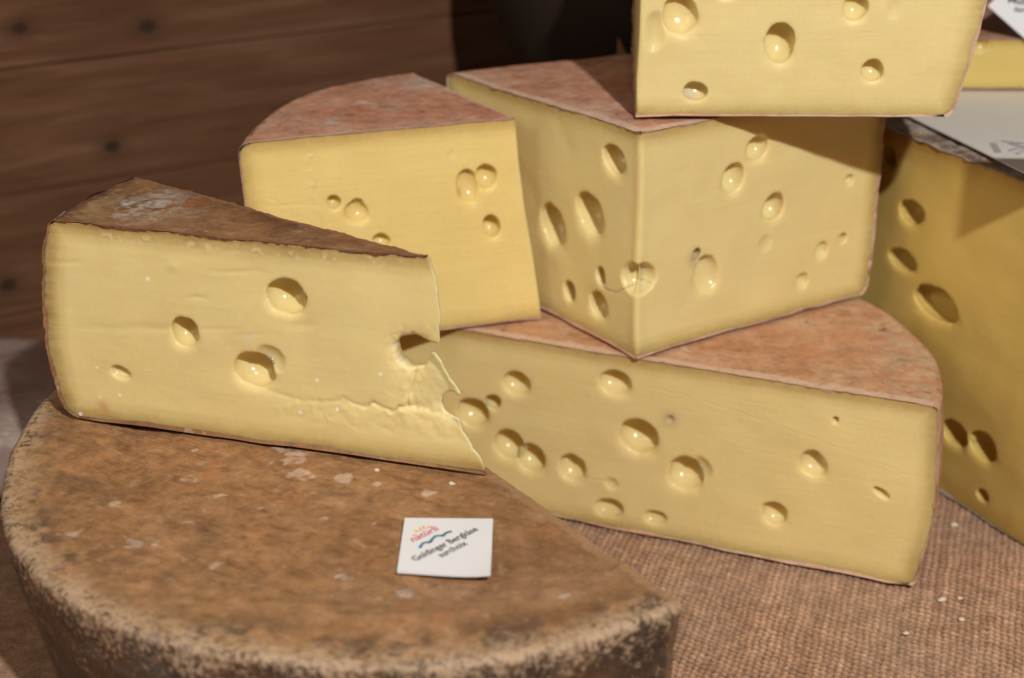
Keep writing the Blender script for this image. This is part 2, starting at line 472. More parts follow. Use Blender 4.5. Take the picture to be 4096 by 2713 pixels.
def make_rind(pc, mat, parent, origin, nq=120, nr=90, nv=40, amp=0.0005, nscale=120, th=0.0013, lipamp=0.0005, half=False,
              top_lip=0.004, disp=None, tint=None, seed=0, liplow=0.00015, edge_lip=1.0):
    mb = MB()
    q = np.linspace(0, 1, nq)[:, None]
    def lip_out(P):
        """ragged overhang of the crust at the knife cut"""
        a = fbm(P[..., 0], P[..., 1], P[..., 2], 420, 3, seed + 5)
        return liplow + lipamp * np.clip(0.5 + 1.3 * a, 0, 1.6)
    def finish(P, kind, **kw):
        N = normals_of(P)
        # orient outward
        c = np.array([*(pc.tb * 0.5 + pc.pos(0.5, 1.0, 0.5)[:2] * 0.5), pc.zb + pc.h0 / 2])
        sgn = np.sign(((P - c) * N).sum(-1, keepdims=True).mean())
        N = N * sgn
        amount = amp * (fbm(P[..., 0], P[..., 1], P[..., 2], nscale, 4, seed) - 0.6)
        if disp is not None: amount = amount + disp(kind, P, **kw)
        P = P + N * amount[..., None]
        # crust edge at the two cuts
        for w, row in ((0, 0), (1, -1)):
            d, n = pc.face_frame(w)
            P[row] = P[row] + n * lip_out(P[row])[:, None]
        return P, sgn
    def cutdist(P):
        out = np.full(P.shape[:2], 1e9)
        for w in (0, 1):
            d, n = pc.face_frame(w)
            base = np.concatenate([pc.tip(np.clip((P[..., 2] - pc.zb) / pc.h0, 0, 1)), P[..., 2:3] * 0], -1)
            out = np.minimum(out, np.abs(((P * [1, 1, 0] - base) * n).sum(-1)))
        return out
    rows = {}
    for kind in ('top', 'bottom', 'rim'):
        if kind == 'rim':
            P = pc.pos(q, 1.0, profile_v(nv)[None, :]); vv = np.broadcast_to(profile_v(nv)[None, :], P.shape[:2]); rimd = np.zeros(P.shape[:2])
        else:
            rho = np.linspace(0, 1, nr if kind == 'top' else 14) ** 0.8
            P = pc.pos(q, rho[None, :], 1.0 if kind == 'top' else 0.0)
            rimd = np.linalg.norm(P[:, -1:, :] - P, axis=-1); vv = np.full(P.shape[:2], 1.0 if kind == 'top' else 0.0)
        P2, sgn = finish(P, kind, rimd=rimd, vv=vv)
        cd = cutdist(P)
        wv = fbm(P[..., 0], P[..., 1], P[..., 2], 260, 3, seed + 33)
        lip = sstep(1.0, 0.55, cd / top_lip + 0.35 * wv) * (0.95 if kind == 'top' else 0.4)
        tn = np.zeros(P.shape[:2] + (4,))
        if tint is not None: tn = tint(kind, P, rimd, vv, tn)
        fl = (np.cross(P[1, 1] - P[0, 1], P[0, 1] - P[0, 0]) @ (P[0, 1] - pc.pos(0.5, 0.5, 0.5))) < 0
        mb.grid(P2, flip=bool(sgn < 0), lip=lip, tint=tn, side=vv, rim=sstep(0.011, 0.0, rimd) if kind == 'top' else 1.0 + 0 * vv)
        rows[kind] = P2
    # cut edge of the crust: a narrow ragged band round each cut face
    for w, row in ((0, 0), (1, -1)):
        d, n = pc.face_frame(w)
        path = np.concatenate([rows['bottom'][row], rows['rim'][row], rows['top'][row][::-1]])
        cen = np.array([*(pc.tip(0.5) + d[:2] * pc.R(np.array(float(w))) * 0.5), pc.zb + pc.h0 / 2])
        inn = path.copy()
        s = (path - np.array([*pc.tb, 0])) @ d
        tw = th * (0.75 + 0.6 * fbm(path[:, 0], path[:, 1], path[:, 2], 70, 2, seed + 19) + 0.7 * np.clip(fbm(path[:, 0], path[:, 1], path[:, 2], 250, 3, seed + 9), -1, 1))
        nb, nrm_ = len(rows['bottom'][row]), len(rows['rim'][row])
        Pn = np.gradient(path, axis=0)
        inw = np.cross(np.broadcast_to(n, path.shape), Pn); l = np.linalg.norm(inw, axis=1, keepdims=True)
        inw = inw / np.maximum(l, 1e-9)
        sg = np.sign(((cen - path) * inw).sum(1).mean()); inw = inw * sg
        inn = path + inw * tw[:, None] - n * (np.full(len(path), 0.0004) + lip_out(path))[:, None]
        G = np.stack([path, inn], 1)
        lv = edge_lip * np.clip(0.45 + 1.1 * fbm(path[:, 0], path[:, 1], path[:, 2], 330, 3, seed + 12), 0.05, 1)
        nr2 = np.cross(G[len(G) // 2, 1] - G[len(G) // 2, 0], G[len(G) // 2 + 1, 0] - G[len(G) // 2, 0])
        mb.grid(G, flip=bool(nr2 @ n > 0), lip=np.stack([lv, lv * 0.6], 1))
    return mb.build('rind', mat, parent, origin)

def ang(x, y): return math.atan2(y, x)

# ------------------------------------------------------------------ table cloth (burlap)
def burlap_mat():
    k = NT('burlap'); p = k.coord()
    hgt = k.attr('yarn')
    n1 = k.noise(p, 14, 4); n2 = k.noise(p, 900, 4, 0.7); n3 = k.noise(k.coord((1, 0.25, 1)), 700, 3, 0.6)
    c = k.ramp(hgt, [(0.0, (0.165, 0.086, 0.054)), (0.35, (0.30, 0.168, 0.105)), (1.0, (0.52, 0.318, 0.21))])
    c = k.mix(k.rng(n1, 0.40, 0.7, 0, 0.45), c, (0.34, 0.25, 0.185))
    c = k.mix(0.5, c, k.mix(1.0, c, k.ramp(k.noise(p, 150, 4, 0.6), [(0.3, 0.5), (0.5, 1.0), (0.7, 1.6)]), 'MULTIPLY'))
    c = k.mix(0.55, c, k.mix(1.0, c, k.ramp(n2, [(0.3, 0.45), (0.5, 1.0), (0.7, 1.6)]), 'MULTIPLY'))
    c = k.mix(k.math('MULTIPLY', k.rng(n3, 0.6, 0.72), 0.35), c, (0.52, 0.38, 0.28))
    k.set(k.b.inputs['Base Color'], c)
    k.b.inputs['Roughness'].default_value = 0.9; k.b.inputs['Specular IOR Level'].default_value = 0.15
    k.bump(k.math('ADD', n2, n3), 0.5, 0.0006)
    return k.m

def axis_steps(lo, hi, f0, f1, fine, coarse):
    a = np.arange(lo, f0, coarse); b = np.arange(f0, f1, fine); c = np.arange(f1, hi + coarse, coarse)
    return np.concatenate([a, b, c])

def make_burlap():
    xs = axis_steps(-0.9, 1.0, -0.03, 0.285, 0.00055, 0.02)
    ys = axis_steps(0.22, 1.02, 0.40, 0.80, 0.00075, 0.02)
    X, Y = np.meshgrid(xs, ys, indexing='ij')
    wx = X + 0.0016 * fbm(X, Y, 0, 18, 3, 71) + 0.0005 * noise3(X * 160, Y * 160, 0, 72) - 0.31 * (Y - 0.6)
    wy = Y + 0.0020 * fbm(X, Y, 5, 22, 3, 73) + 0.0007 * noise3(X * 190, Y * 190, 2, 74) + 0.10 * X
    per = 0.0029; perv = 0.0031
    u, v = wx / per, wy / perv
    iu, iv = np.floor(u), np.floor(v)
    fu, fv = u - iu, v - iv
    zi = np.zeros(iu.shape, np.int64)
    thick_u = 0.80 + 0.4 * _hash(iu.astype(np.int64), zi, zi + 2, 9)
    ph = 0.5 * (iu % 2) + 0.25 * _hash(iu.astype(np.int64), zi, zi + 4, 12)
    bead = np.abs(np.sin(np.pi * (v + ph)))
    cen = 0.5 + 0.10 * np.sin(2 * np.pi * (v + ph))
    prof_u = np.sqrt(np.clip(1 - ((fu - cen) * 2.15) ** 2, 0, 1)) * thick_u
    prof_v = np.sqrt(np.clip(1 - ((fv - 0.5) * 2.3) ** 2, 0, 1))
    Hh = np.maximum(prof_u * (0.42 + 0.58 * bead), 0.34 * prof_v)
    Hh = Hh + 0.10 * noise3(X * 1500, Y * 1500, 1, 77) + 0.10 * noise3(X * 600, Y * 600, 1, 79)
    swell = 0.0022 * fbm(X, Y, 3, 9, 3, 78) 
    fine = ((X > -0.03) & (X < 0.285) & (Y > 0.40) & (Y < 0.80))
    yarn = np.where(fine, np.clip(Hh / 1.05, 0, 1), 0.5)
    Z = -0.0016 + np.where(fine, (Hh - 0.5) * 0.00105, 0.0) + np.minimum(swell, 0.0004) 
    P = np.stack([X, Y, Z], -1)
    mb = MB(); mb.grid(P, yarn=yarn)
    o = mb.build('burlap_tablecloth', burlap_mat())
    return tag(o, 'coarse brown burlap cloth spread over the display table', kind='structure')
make_burlap()

# ------------------------------------------------------------------ plank wall behind
WALL_P = np.array([-0.27, 0.85, 0.0]); WALL_D = np.array([0.865, 0.5017, 0]); WALL_D /= np.linalg.norm(WALL_D)
WALL_N = np.array([WALL_D[1], -WALL_D[0], 0])     # towards the camera
def wood_mat(knots):
    k = NT('old_planks')
    tc = k.n('ShaderNodeTexCoord')
    p = tc.outputs['Object']
    st = k.n('ShaderNodeMapping'); k.t.links.new(p, st.inputs['Vector']); st.inputs['Scale'].default_value = (3, 20, 26)
    n1 = k.noise(st.outputs[0], 3.0, 5, 0.6, 0.6)
    sf = k.n('ShaderNodeMapping'); k.t.links.new(p, sf.inputs['Vector']); sf.inputs['Scale'].default_value = (10, 200, 260)
    n2 = k.noise(sf.outputs[0], 2.0, 4, 0.6, 0.3)
    c = k.ramp(n1, [(0.3, (0.100, 0.042, 0.020)), (0.5, (0.136, 0.061, 0.031)), (0.7, (0.185, 0.092, 0.052))])
    c = k.mix(k.rng(n2, 0.35, 0.7, 0, 0.35), c, (0.06, 0.03, 0.018))
    for (x, z, r) in knots:
        sub = k.n('ShaderNodeVectorMath', operation='SUBTRACT'); k.t.links.new(p, sub.inputs[0]); sub.inputs[1].default_value = (x, 0, z)
        mul = k.n('ShaderNodeVectorMath', operation='MULTIPLY'); k.t.links.new(sub.outputs[0], mul.inputs[0]); mul.inputs[1].default_value = (0.75, 0, 1)
        ln = k.n('ShaderNodeVectorMath', operation='LENGTH'); k.t.links.new(mul.outputs[0], ln.inputs[0])
        c = k.mix(k.rng(ln.outputs[1], r * 3.2, r * 1.2, 0, 0.5), c, (0.055, 0.027, 0.016))
        c = k.mix(k.rng(ln.outputs[1], r * 1.25, r * 0.7), c, (0.042, 0.021, 0.013))
    k.set(k.b.inputs['Base Color'], c)
    k.b.inputs['Roughness'].default_value = 0.7; k.b.inputs['Specular IOR Level'].default_value = 0.12
    k.bump(n2, 0.3, 0.001)
    return k.m

def make_wall():
    root = thing('wood_wall', 'dark brown horizontal plank wall behind the cheeses', None, tuple(WALL_P))
    del root['category']
    root['kind'] = 'structure'
    root.rotation_euler = (0, 0, math.atan2(WALL_D[1], WALL_D[0]))
    mat = wood_mat(KNOTS)
    zs = [-0.041, 0.026, 0.0935, 0.161, 0.229, 0.297, 0.365]
    for z0, z1 in zip(zs[:-1], zs[1:]):
        mb = MB(); x0, x1 = -0.7, 1.3
        g = 0.00015
        off = rng.uniform(-0.0012, 0.0012)
        # board cross-section with eased edges
        yz = np.array([[0.02, z0 + g], [0.001 + off, z0 + g], [off, z0 + 0.0009 + g], [off, z1 - 0.0009 - g], [0.001 + off, z1 - g], [0.02, z1 - g]])
        xs = np.linspace(x0, x1, 12)
        P = np.array([[[x, y, z] for (y, z) in yz] for x in xs])
        mb.grid(P, flip=False)
        mb.quads(np.array([[0, 1, 4, 5], [1, 2, 3, 4]]) + mb.verts(P[0]))
        mb.quads(np.array([[0, 5, 4, 1], [1, 4, 3, 2]]) + mb.verts(P[-1]))
        mb.build('plank', mat, root, smooth=False)
    # dark backing seen through the joints
    mb = MB(); mb.box(((x0 + x1) / 2, 0.028, 0.19), (x1 - x0, 0.012, 0.5))
    mb.build('backing', plain_mat('backing_dark', (0.05, 0.024, 0.014), 0.9), root, smooth=False)
KNOTS = [(0.0871, 0.1751, 0.0034), (0.0198, 0.1815, 0.0030), (0.0622, 0.1119, 0.0030), (-0.0018, 0.044, 0.0034), (0.180, 0.205, 0.003), (0.21, 0.125, 0.0022)]
make_wall()

# ------------------------------------------------------------------ half wheel with dark rind (front left)
A_C = np.array([-0.0426, 0.5806]); A_R = 0.1445; A_M = np.array([-0.0307, 0.5885])
A_D = np.array([-0.5577, 0.83]); A_T = 0.085
def a_radius(q):
    a = a_th0 + (a_th1 - a_th0) * q
    dx, dy = np.cos(a), np.sin(a)
    w = A_M - A_C
    b = dx * w[0] + dy * w[1]; c = w @ w - A_R ** 2
    return -b + np.sqrt(b * b - c) + 0.0055 * np.exp(-((q - 0.13) / 0.12) ** 2) - 0.0050 * np.exp(-((q - 0.36) / 0.14) ** 2)
a_th0 = ang(*A_D); a_th1 = a_th0 + math.pi
FLAKES = [(-0.128, 0.504, 0.0046), (-0.083, 0.5665, 0.0045), (-0.090, 0.5735, 0.0035), (-0.078, 0.553, 0.0040), (-0.062, 0.549, 0.0032), (-0.030, 0.5385, 0.0020),
          (-0.021, 0.5335, 0.0016), (-0.034, 0.4735, 0.0026), (-0.055, 0.480, 0.0022), (-0.118, 0.548, 0.0022), (-0.072, 0.590, 0.0025), (-0.012, 0.4735, 0.0014),
          (-0.050, 0.545, 0.0016), (-0.105, 0.535, 0.0022), (-0.142, 0.532, 0.0024), (-0.045, 0.567, 0.0022), (-0.098, 0.490, 0.0024), (0.016, 0.468, 0.0018), (-0.010, 0.555, 0.0018),
          (-0.112, 0.517, 0.0014), (-0.152, 0.508, 0.0030), (-0.066, 0.520, 0.0012), (-0.048, 0.515, 0.0012), (-0.120, 0.572, 0.0012), (-0.088, 0.527, 0.0014)]
def a_disp(kind, P, rimd=None, vv=None):
    x, y, z = P[..., 0], P[..., 1], P[..., 2]
    if kind == 'top':
        imprint = np.sin((x * 0.55 + y * 0.83) * 2 * np.pi / 0.0021 + 2.5 * fbm(x, y, 0, 40, 2, 4))
        m = sstep(-0.06, -0.13, x + 0.02 * fbm(x, y, 0, 30, 3, 6))
        ring = 0.0009 * np.exp(-((rimd - 0.018) / 0.012) ** 2) - 0.0016 * np.exp(-((rimd - 0.040) / 0.012) ** 2)
        edge = sstep(0.0, 0.012, rimd)
        fade = sstep(0.0, 0.01, rimd)
        d = 0.00014 * imprint * m + ring * edge
        d = d + 0.0006 * fbm(x, y, 3, 55, 4, 12) * fade
        # a shallow thumb dent near the rim
        d = d - 0.0018 * np.exp(-(((x + 0.137) ** 2 + (y - 0.466) ** 2) / 0.007 ** 2))
        for i, (fx, fy, r) in enumerate(FLAKES):
            dd = np.hypot(x - fx, (y - fy)) / r + 0.9 * fbm(x, y, i, 220, 3, 60 + i)
            d = d + 0.00025 * sstep(1.0, 0.75, dd)
        return np.minimum(d - 0.0003, -0.0002)
    if kind == 'rim':
        return 0.0010 * fbm(x, y, z, 90, 4, 14) * sstep(0, 0.1, np.minimum(vv, 1 - vv)) - 0.0003
    return 0 * x
def a_tint(kind, P, rimd, vv, tn):
    x, y, z = P[..., 0], P[..., 1], P[..., 2]
    def lay(c, a):
        a = np.clip(a, 0, 1)[..., None]
        na = tn[..., 3:4] * (1 - a) + a
        tn[..., :3] = np.where(na > 1e-6, (tn[..., :3] * tn[..., 3:4] * (1 - a) + np.array(c) * a) / np.maximum(na, 1e-6), tn[..., :3])
        tn[..., 3:4] = na
    n1 = fbm(x, y, z, 45, 5, 21); n2 = fbm(x, y, z, 160, 4, 22); n3 = fbm(x, y, z, 75, 4, 23, 0.65)
    left = sstep(0.02, -0.14, x)
    n4 = fbm(x * 0.75 - y * 0.5, (x * 0.5 + y * 0.75) * 2.6, z, 110, 5, 28, 0.62)    # wiped streaks
    if kind == 'top':
        rr = rimd + 0.007 * n1 + 0.006 * n2
        lay((0.30, 0.152, 0.070), np.full(x.shape, 0.55))
        lay((0.20, 0.090, 0.038), 0.75 * sstep(0.05, 0.45, n4))
        lay((0.40, 0.21, 0.105), 0.65 * sstep(0.05, 0.45, -n4))
        lay((0.17, 0.082, 0.038), 0.55 * sstep(0.02, 0.45, fbm(x, y, 1, 17, 3, 37)))
        lay((0.36, 0.20, 0.105), 0.60 * sstep(0.052, 0.034, rr) * sstep(0.014, 0.026, rr) * sstep(-0.12, -0.02, x))   # smooth tan ring
        lay((0.15, 0.085, 0.05), 0.45 * left * sstep(0.05, 0.4, n3))
        lay((0.35, 0.225, 0.115), (0.65 * sstep(0.022, 0.004, rr + 0.010 * sstep(-0.12, 0.0, x))) * (0.25 + 0.75 * sstep(-0.25, 0.2, n2)))  # worn yellowish shoulder
        lay((0.085, 0.05, 0.032), 0.75 * sstep(0.024, 0.002, rr) * sstep(0.02, 0.25, n3))
        lay((0.42, 0.155, 0.055), 0.70 * np.exp(-(((x + 0.105) / 0.022) ** 2 + ((y - 0.563) / 0.020) ** 2)) * sstep(-0.1, 0.3, n3))
        lay((0.38, 0.16, 0.065), 0.45 * sstep(0.28, 0.5, fbm(x, y, 2, 90, 4, 25, 0.6)))
        lay((0.12, 0.06, 0.03), 0.4 * sstep(0.33, 0.6, fbm(x, y, 7, 120, 4, 26, 0.6)))
        lay((0.17, 0.075, 0.025), 0.8 * np.exp(-(((x + 0.137) ** 2 + (y - 0.466) ** 2) / 0.008 ** 2)))
        lay((0.42, 0.29, 0.20), 0.35 * sstep(0.46, 0.58, fbm(x, y, 5, 260, 3, 27)))
        for i, (fx, fy, r) in enumerate(FLAKES):
            dd = np.hypot((x - fx) * 0.8, (y - fy)) / r + 1.3 * fbm(x, y, i, 330, 3, 60 + i)
            lay((0.52, 0.38, 0.29), 0.75 * sstep(1.05, 0.45, dd))
    else:
        lay((0.055, 0.036, 0.028), np.full(x.shape, 0.95))
        lay((0.13, 0.06, 0.03), 0.6 * sstep(0.0, 0.4, n1))
        lay((0.40, 0.26, 0.155), 0.8 * sstep(0.945, 0.995, vv + 0.04 * n1 + 0.05 * n2) * sstep(-0.35, 0.2, n3))
        lay((0.16, 0.095, 0.06), 0.5 * sstep(0.1, 0.4, n3))
        lay((0.10, 0.10, 0.105), 0.5 * left * sstep(0.1, 0.5, n3))
    return tn
A_LOC = (A_M[0], A_M[1], 0)
wheel = thing('mottled_half_wheel', 'half cheese wheel with dark mottled brown rind in the foreground under the small price card', 'cheese', A_LOC)
pcA = Piece(A_M, A_M, 0.0, A_T, a_th0, a_th1, a_radius, bulge=0.002, rc=0.0045, lean=0.018)
make_paste(pcA, {0: [(-40, 40, 6, 6, 0.8), (30, 55, 5, 5, 0.8), (60, 30, 6, 5, 0.8)]}, PASTE_B, wheel, A_LOC, half=True, res=0.0012, th=0.0042)
make_rind(pcA, RIND_WHEEL, wheel, A_LOC, nq=560, nr=210, nv=110, amp=0.0006, half=True, disp=a_disp, tint=a_tint, seed=3)

# ------------------------------------------------------------------ half wheel on the burlap (right)
E_TIP = np.array([0.0459, 0.6621]); E_DIR = np.array([0.9235, -0.3836])
th = ang(*E_DIR)
pcE = Piece(E_TIP, E_TIP, 0.0, 0.085, th, th + math.pi, 0.1345, bulge=0.0035, rc=0.003, lean=0.002)
E_HOLES = [(-48.4, 62.4, 6.4, 5.9, 0.75), (-1.9, 71.0, 6.9, 6.1, 0.7), (-59.9, 51.2, 3.8, 3.4, 1.5), (-69.5, 44.3, 7.6, 7.2, 0.75), (-51.5, 31.4, 7.0, 7.4, 0.9),
           (-41.0, 26.9, 6.6, 7.2, 0.85), (-21.2, 26.0, 6.4, 6.5, 0.7), (-2.7, 22.0, 3.4, 3.2, 0.4), (9.1, 47.3, 8.7, 8.5, 0.85), (31.2, 33.4, 7.8, 8.2, 0.8),
           (38.0, 36.6, 5.4, 6.6, 0.45), (86.4, 48.8, 5.8, 6.0, 0.65), (71.8, 22.1, 5.4, 5.6, 0.75), (93.8, 70.7, 1.2, 1.4, 1.8), (115.2, 41.9, 3.6, 1.6, 1.4, -0.45),
           (-2.8, 9.5, 6.7, 4.6, 0.7), (18.3, 9.2, 5.0, 3.5, 0.6), (23.0, 58.2, 1.5, 1.6, 0.5), (-95, 30, 6, 6, 0.8)]
def seg_dist(S, Z, pts):
    D = np.full(S.shape, 1e9)
    for (x0, z0), (x1, z1) in zip(pts[:-1], pts[1:]):
        dx, dz = x1 - x0, z1 - z0
        t = np.clip(((S - x0) * dx + (Z - z0) * dz) / (dx * dx + dz * dz), 0, 1)
        D = np.minimum(D, np.hypot(S - x0 - t * dx, Z - z0 - t * dz))
    return D
def tint_spot(tint, S, Z, s0, z0, r, c, a):
    w = a * np.exp(-(((S - s0) ** 2 + (Z - z0) ** 2) / r ** 2))
    tint[..., :3] = np.where((w > tint[..., 3])[..., None], np.array(c), tint[..., :3])
    tint[..., 3] = np.maximum(tint[..., 3], w)
def e_extra(w, S, Z, D, tint):
    wob = 0.5 * noise3(S * 0.4, Z * 0.4, 2.2, 5)
    for pts, dep, wd in (([(-35, 30), (-28, 24.5), (-18, 22.5), (-6, 22.8)], 0.16, 0.35), ([(32, 24), (40, 17), (46, 11)], 0.08, 0.4),
                         ([(15, 72), (60, 66), (100, 58), (125, 52)], 0.07, 0.35), ([(38, 12), (44, 4)], 0.06, 0.4)):
        d = seg_dist(S + wob, Z + wob, pts)
        D = D + dep * np.exp(-(d / wd) ** 2) - 0.5 * dep * np.exp(-((d - 0.9) / 0.7) ** 2)
    tint_spot(tint, S, Z, 23, 58.2, 3.4, (0.36, 0.26, 0.19), 0.6)
    return D, tint
E_LOC = (E_TIP[0], E_TIP[1], 0)
half = thing('cheese_half_wheel', 'large half cheese wheel standing on the burlap with many round eyes', 'cheese', E_LOC)
make_paste(pcE, {0: E_HOLES}, PASTE, half, E_LOC, half=True, res=0.00048, extra=e_extra, seed=11)
def flat_top(kind, P, rimd=None, vv=None):
    return np.full(P.shape[:2], -0.0003)
def e_tint(kind, P, rimd, vv, tn):
    x, y, z = P[..., 0], P[..., 1], P[..., 2]
    n2 = fbm(x, y, z, 210, 4, 31); n1 = fbm(x, y, z, 60, 4, 32)
    if kind == 'top':
        a = 0.75 * sstep(0.035, 0.0, rimd + 0.012 * n1) * sstep(-0.25, 0.2, n2)
        tn[..., :3] = (0.50, 0.35, 0.22); tn[..., 3] = a
        b = 0.8 * np.exp(-(((x - 0.165) ** 2 + (y - 0.69) ** 2) / 0.0035 ** 2)); tn[..., :3] = np.where((b > a)[..., None], (0.14, 0.07, 0.04), tn[..., :3]); tn[..., 3] = np.maximum(a, b)
    else:
        tn[..., :3] = (0.42, 0.25, 0.15); tn[..., 3] = 0.6 * sstep(-0.3, 0.2, n2)
    return tn
make_rind(pcE, RIND_TAN, half, E_LOC, nq=420, nr=120, nv=60, amp=0.0004, half=True, seed=21, disp=flat_top, tint=e_tint, top_lip=0.0058, lipamp=0.0008, th=0.0017)

# ------------------------------------------------------------------ quarter wedge on top of it (centre right)
D_TIP = np.array([0.0525, 0.6562])
thR, thL = ang(0.8348, 0.5506), ang(-0.5764, 0.8172)
def d_top(x, y):
    return 0.1853 - 0.030 * np.clip((x - D_TIP[0]) * -0.5764 + (y - D_TIP[1]) * 0.8172, 0, None) * sstep(0.02, -0.04, x - D_TIP[0])
pcD = Piece(D_TIP, D_TIP + [-0.0006, 0.0], 0.0857, d_top, thR, thL, lambda q: 0.1355 + 0.006 * q, bulge=0.002, rc=0.005, lean=0.001)
DR_HOLES = [(63.2, 81.8, 6.0, 5.4, 0.8), (50.0, 70.7, 6.4, 6.4, 0.75), (74.2, 53.5, 5.6, 6.4, 1.0), (70.2, 37.5, 4.1, 4.5, 0.22), (31.7, 40.0, 2.3, 2.6, 1.8), (37.2, 30.2, 7.0, 8.2, 0.5),
            (117.3, 31.1, 2.5, 2.2, 1.6), (104.7, 27.4, 3.6, 4.0, 0.6), (94.3, 14.9, 3.8, 3.6, 0.6), (118.2, 58.2, 2.5, 2.3, 0.8), (3.1, 35.0, 6.9, 7.2, 0.95, 0, 1)]
DL_HOLES = [(17.6, 83.1, 6.9, 6.3, 1.0), (33.5, 55.3, 9.0, 9.2, 0.8), (60.7, 42.5, 8.8, 9.3, 0.8), (25.4, 29.5, 3.3, 3.7, 1.6), (48.3, 14.8, 4.2, 4.6, 1.6), (27.1, 15.3, 6.6, 6.0, 0.9), (3.1, 35.0, 6.9, 7.2, 0.95, 0, 1)]
def d_extra(w, S, Z, D, tint):
    pts = [(27, 27), (22, 24.5), (14, 25.5), (7, 30), (0, 33)] if w == 1 else [(0, 33), (4, 31.5), (9, 32)]
    d = seg_dist(S, Z + 0.4 * noise3(S * 0.9, Z * 0.9, 1, 3), pts)
    D = D + 0.30 * np.exp(-(d / 0.3) ** 2)
    w_ = 0.45 * np.exp(-(d / 0.3) ** 2)
    tint[..., :3] = (0.16, 0.08, 0.04); tint[..., 3] = w_
    if w == 0:
        tint_spot(tint, S, Z, 30.5, 38.5, 3.6, (0.30, 0.21, 0.16), 0.55)
        tint_spot(tint, S, Z, 4.0, 31.5, 3.0, (0.52, 0.42, 0.34), 0.6)
    return D, tint
D_LOC = (D_TIP[0], D_TIP[1], 0.0857)
quarter = thing('cheese_wedge', 'quarter cheese wedge with heart shaped eye on its front edge, resting on the half wheel', 'cheese', D_LOC)
make_paste(pcD, {0: DR_HOLES, 1: DL_HOLES}, PASTE_D, quarter, D_LOC, extra=d_extra, seed=31)
make_rind(pcD, RIND_PINK, quarter, D_LOC, nq=240, nr=110, nv=70, amp=0.0005, seed=41, disp=flat_top, top_lip=0.0055, lipamp=0.0008, th=0.0017)

# ------------------------------------------------------------------ wedge leaning beside it (upper left)
C_TB = np.array([0.0123, 0.7003]); C_TT = np.array([0.0010, 0.7065])
thc0 = ang(-0.9473, -0.3204); thc1 = ang(-0.0450, 0.0725)
if thc0 < 0: thc0 += 2 * math.pi
pcC = Piece(C_TB, C_TT, 0.0857, 0.1772, thc0, thc1, lambda q: np.interp(q, [0, 0.2, 0.6, 1.0], [0.1200, 0.1110, 0.1045, 0.0960]), bulge=0.002, rc=0.005, lean=0.0)
C_HOLES = [(84.2, 61.8, 2.8, 2.9, 1.3), (75.0, 57.0, 4.9, 4.8, 0.65), (74.0, 61.0, 2.6, 1.6, 0.9), (66.3, 43.2, 3.6, 3.3, 1.0), (24.5, 63.2, 5.3, 7.2, 0.65), (15.2, 66.6, 4.9, 5.3, 0.85), (16.1, 44.4, 3.9, 5.0, 1.4), (30.2, 77.7, 2.3, 2.3, 0.12)]
def c_extra(w, S, Z, D, tint):
    pts = [(91, 90), (90.5, 82), (92.5, 80), (91, 72), (93, 66), (91, 58), (92, 50)]
    d = seg_dist(S + 0.6 * noise3(S * 0.8, Z * 0.8, 1, 4), Z, pts)
    m = np.exp(-(d / 0.75) ** 2) * sstep(-0.35, 0.25, noise3(S * 0.5, Z * 0.45, 5, 8) + 0.2)
    D = D - 0.25 * m
    tint[..., :3] = (0.72, 0.55, 0.28); tint[..., 3] = 0.55 * m
    saw = sstep(40, 5, S) * sstep(60, 30, Z)
    D = D + 0.07 * saw * noise3(S * 0.09, Z * 1.25 + S * 0.12, 7, 9)
    for pts in ([(88, 61), (100, 62.5), (112, 63.5)], [(105, 63), (109, 66), (111, 66.5)], [(79, 60.5), (76, 60.0)]):
        D = D + 0.16 * np.exp(-(seg_dist(S, Z, pts) / 0.3) ** 2)
    tint_spot(tint, S, Z, 27.5, 60.0, 1.3, (0.30, 0.18, 0.10), 0.5)
    return D, tint
C_LOC = (C_TB[0], C_TB[1], 0.0857)
wedge_c = thing('cheese_wedge', 'golden cheese wedge with reddish top rind at the back left, beside the quarter wedge', 'cheese', C_LOC)
make_paste(pcC, {0: C_HOLES}, PASTE_C, wedge_c, C_LOC, extra=c_extra, seed=51, saw=0.05)
def c_tint(kind, P, rimd, vv, tn):
    x, y, z = P[..., 0], P[..., 1], P[..., 2]
    n1 = fbm(x, y, z, 55, 4, 52); n2 = fbm(x, y, z, 220, 4, 53)
    if kind == 'top':
        tn[..., :3] = (0.52, 0.21, 0.125); tn[..., 3] = 0.5 * sstep(0.0, 0.035, rimd) * sstep(0.4, -0.2, n1)
        spots = [(-0.042, 0.735, 0.003), (-0.038, 0.715, 0.0026), (-0.055, 0.724, 0.0026), (-0.030, 0.748, 0.002), (-0.07, 0.712, 0.002)]
        for sx, sy, r in spots:
            b = 0.75 * np.exp(-((((x - sx) * 0.7) ** 2 + (y - sy) ** 2) / r ** 2)) * sstep(-0.6, 0.1, n2)
            tn[..., :3] = np.where((b > tn[..., 3])[..., None], (0.17, 0.07, 0.045), tn[..., :3]); tn[..., 3] = np.maximum(tn[..., 3], b)
        for sx, sy, r in [(-0.071, 0.730, 0.008), (-0.035, 0.765, 0.016), (-0.078, 0.700, 0.006)]:
            b = 0.8 * np.exp(-((((x - sx) * 0.8) ** 2 + (y - sy) ** 2) / r ** 2)) * sstep(-0.2, 0.3, n2)
            tn[..., :3] = np.where((b > tn[..., 3])[..., None], (0.52, 0.42, 0.36), tn[..., :3]); tn[..., 3] = np.maximum(tn[..., 3], b)
    elif kind == 'rim':
        tn[..., :3] = (0.20, 0.10, 0.06); tn[..., 3] = 0.8 * sstep(-0.3, 0.25, n2)
    return tn
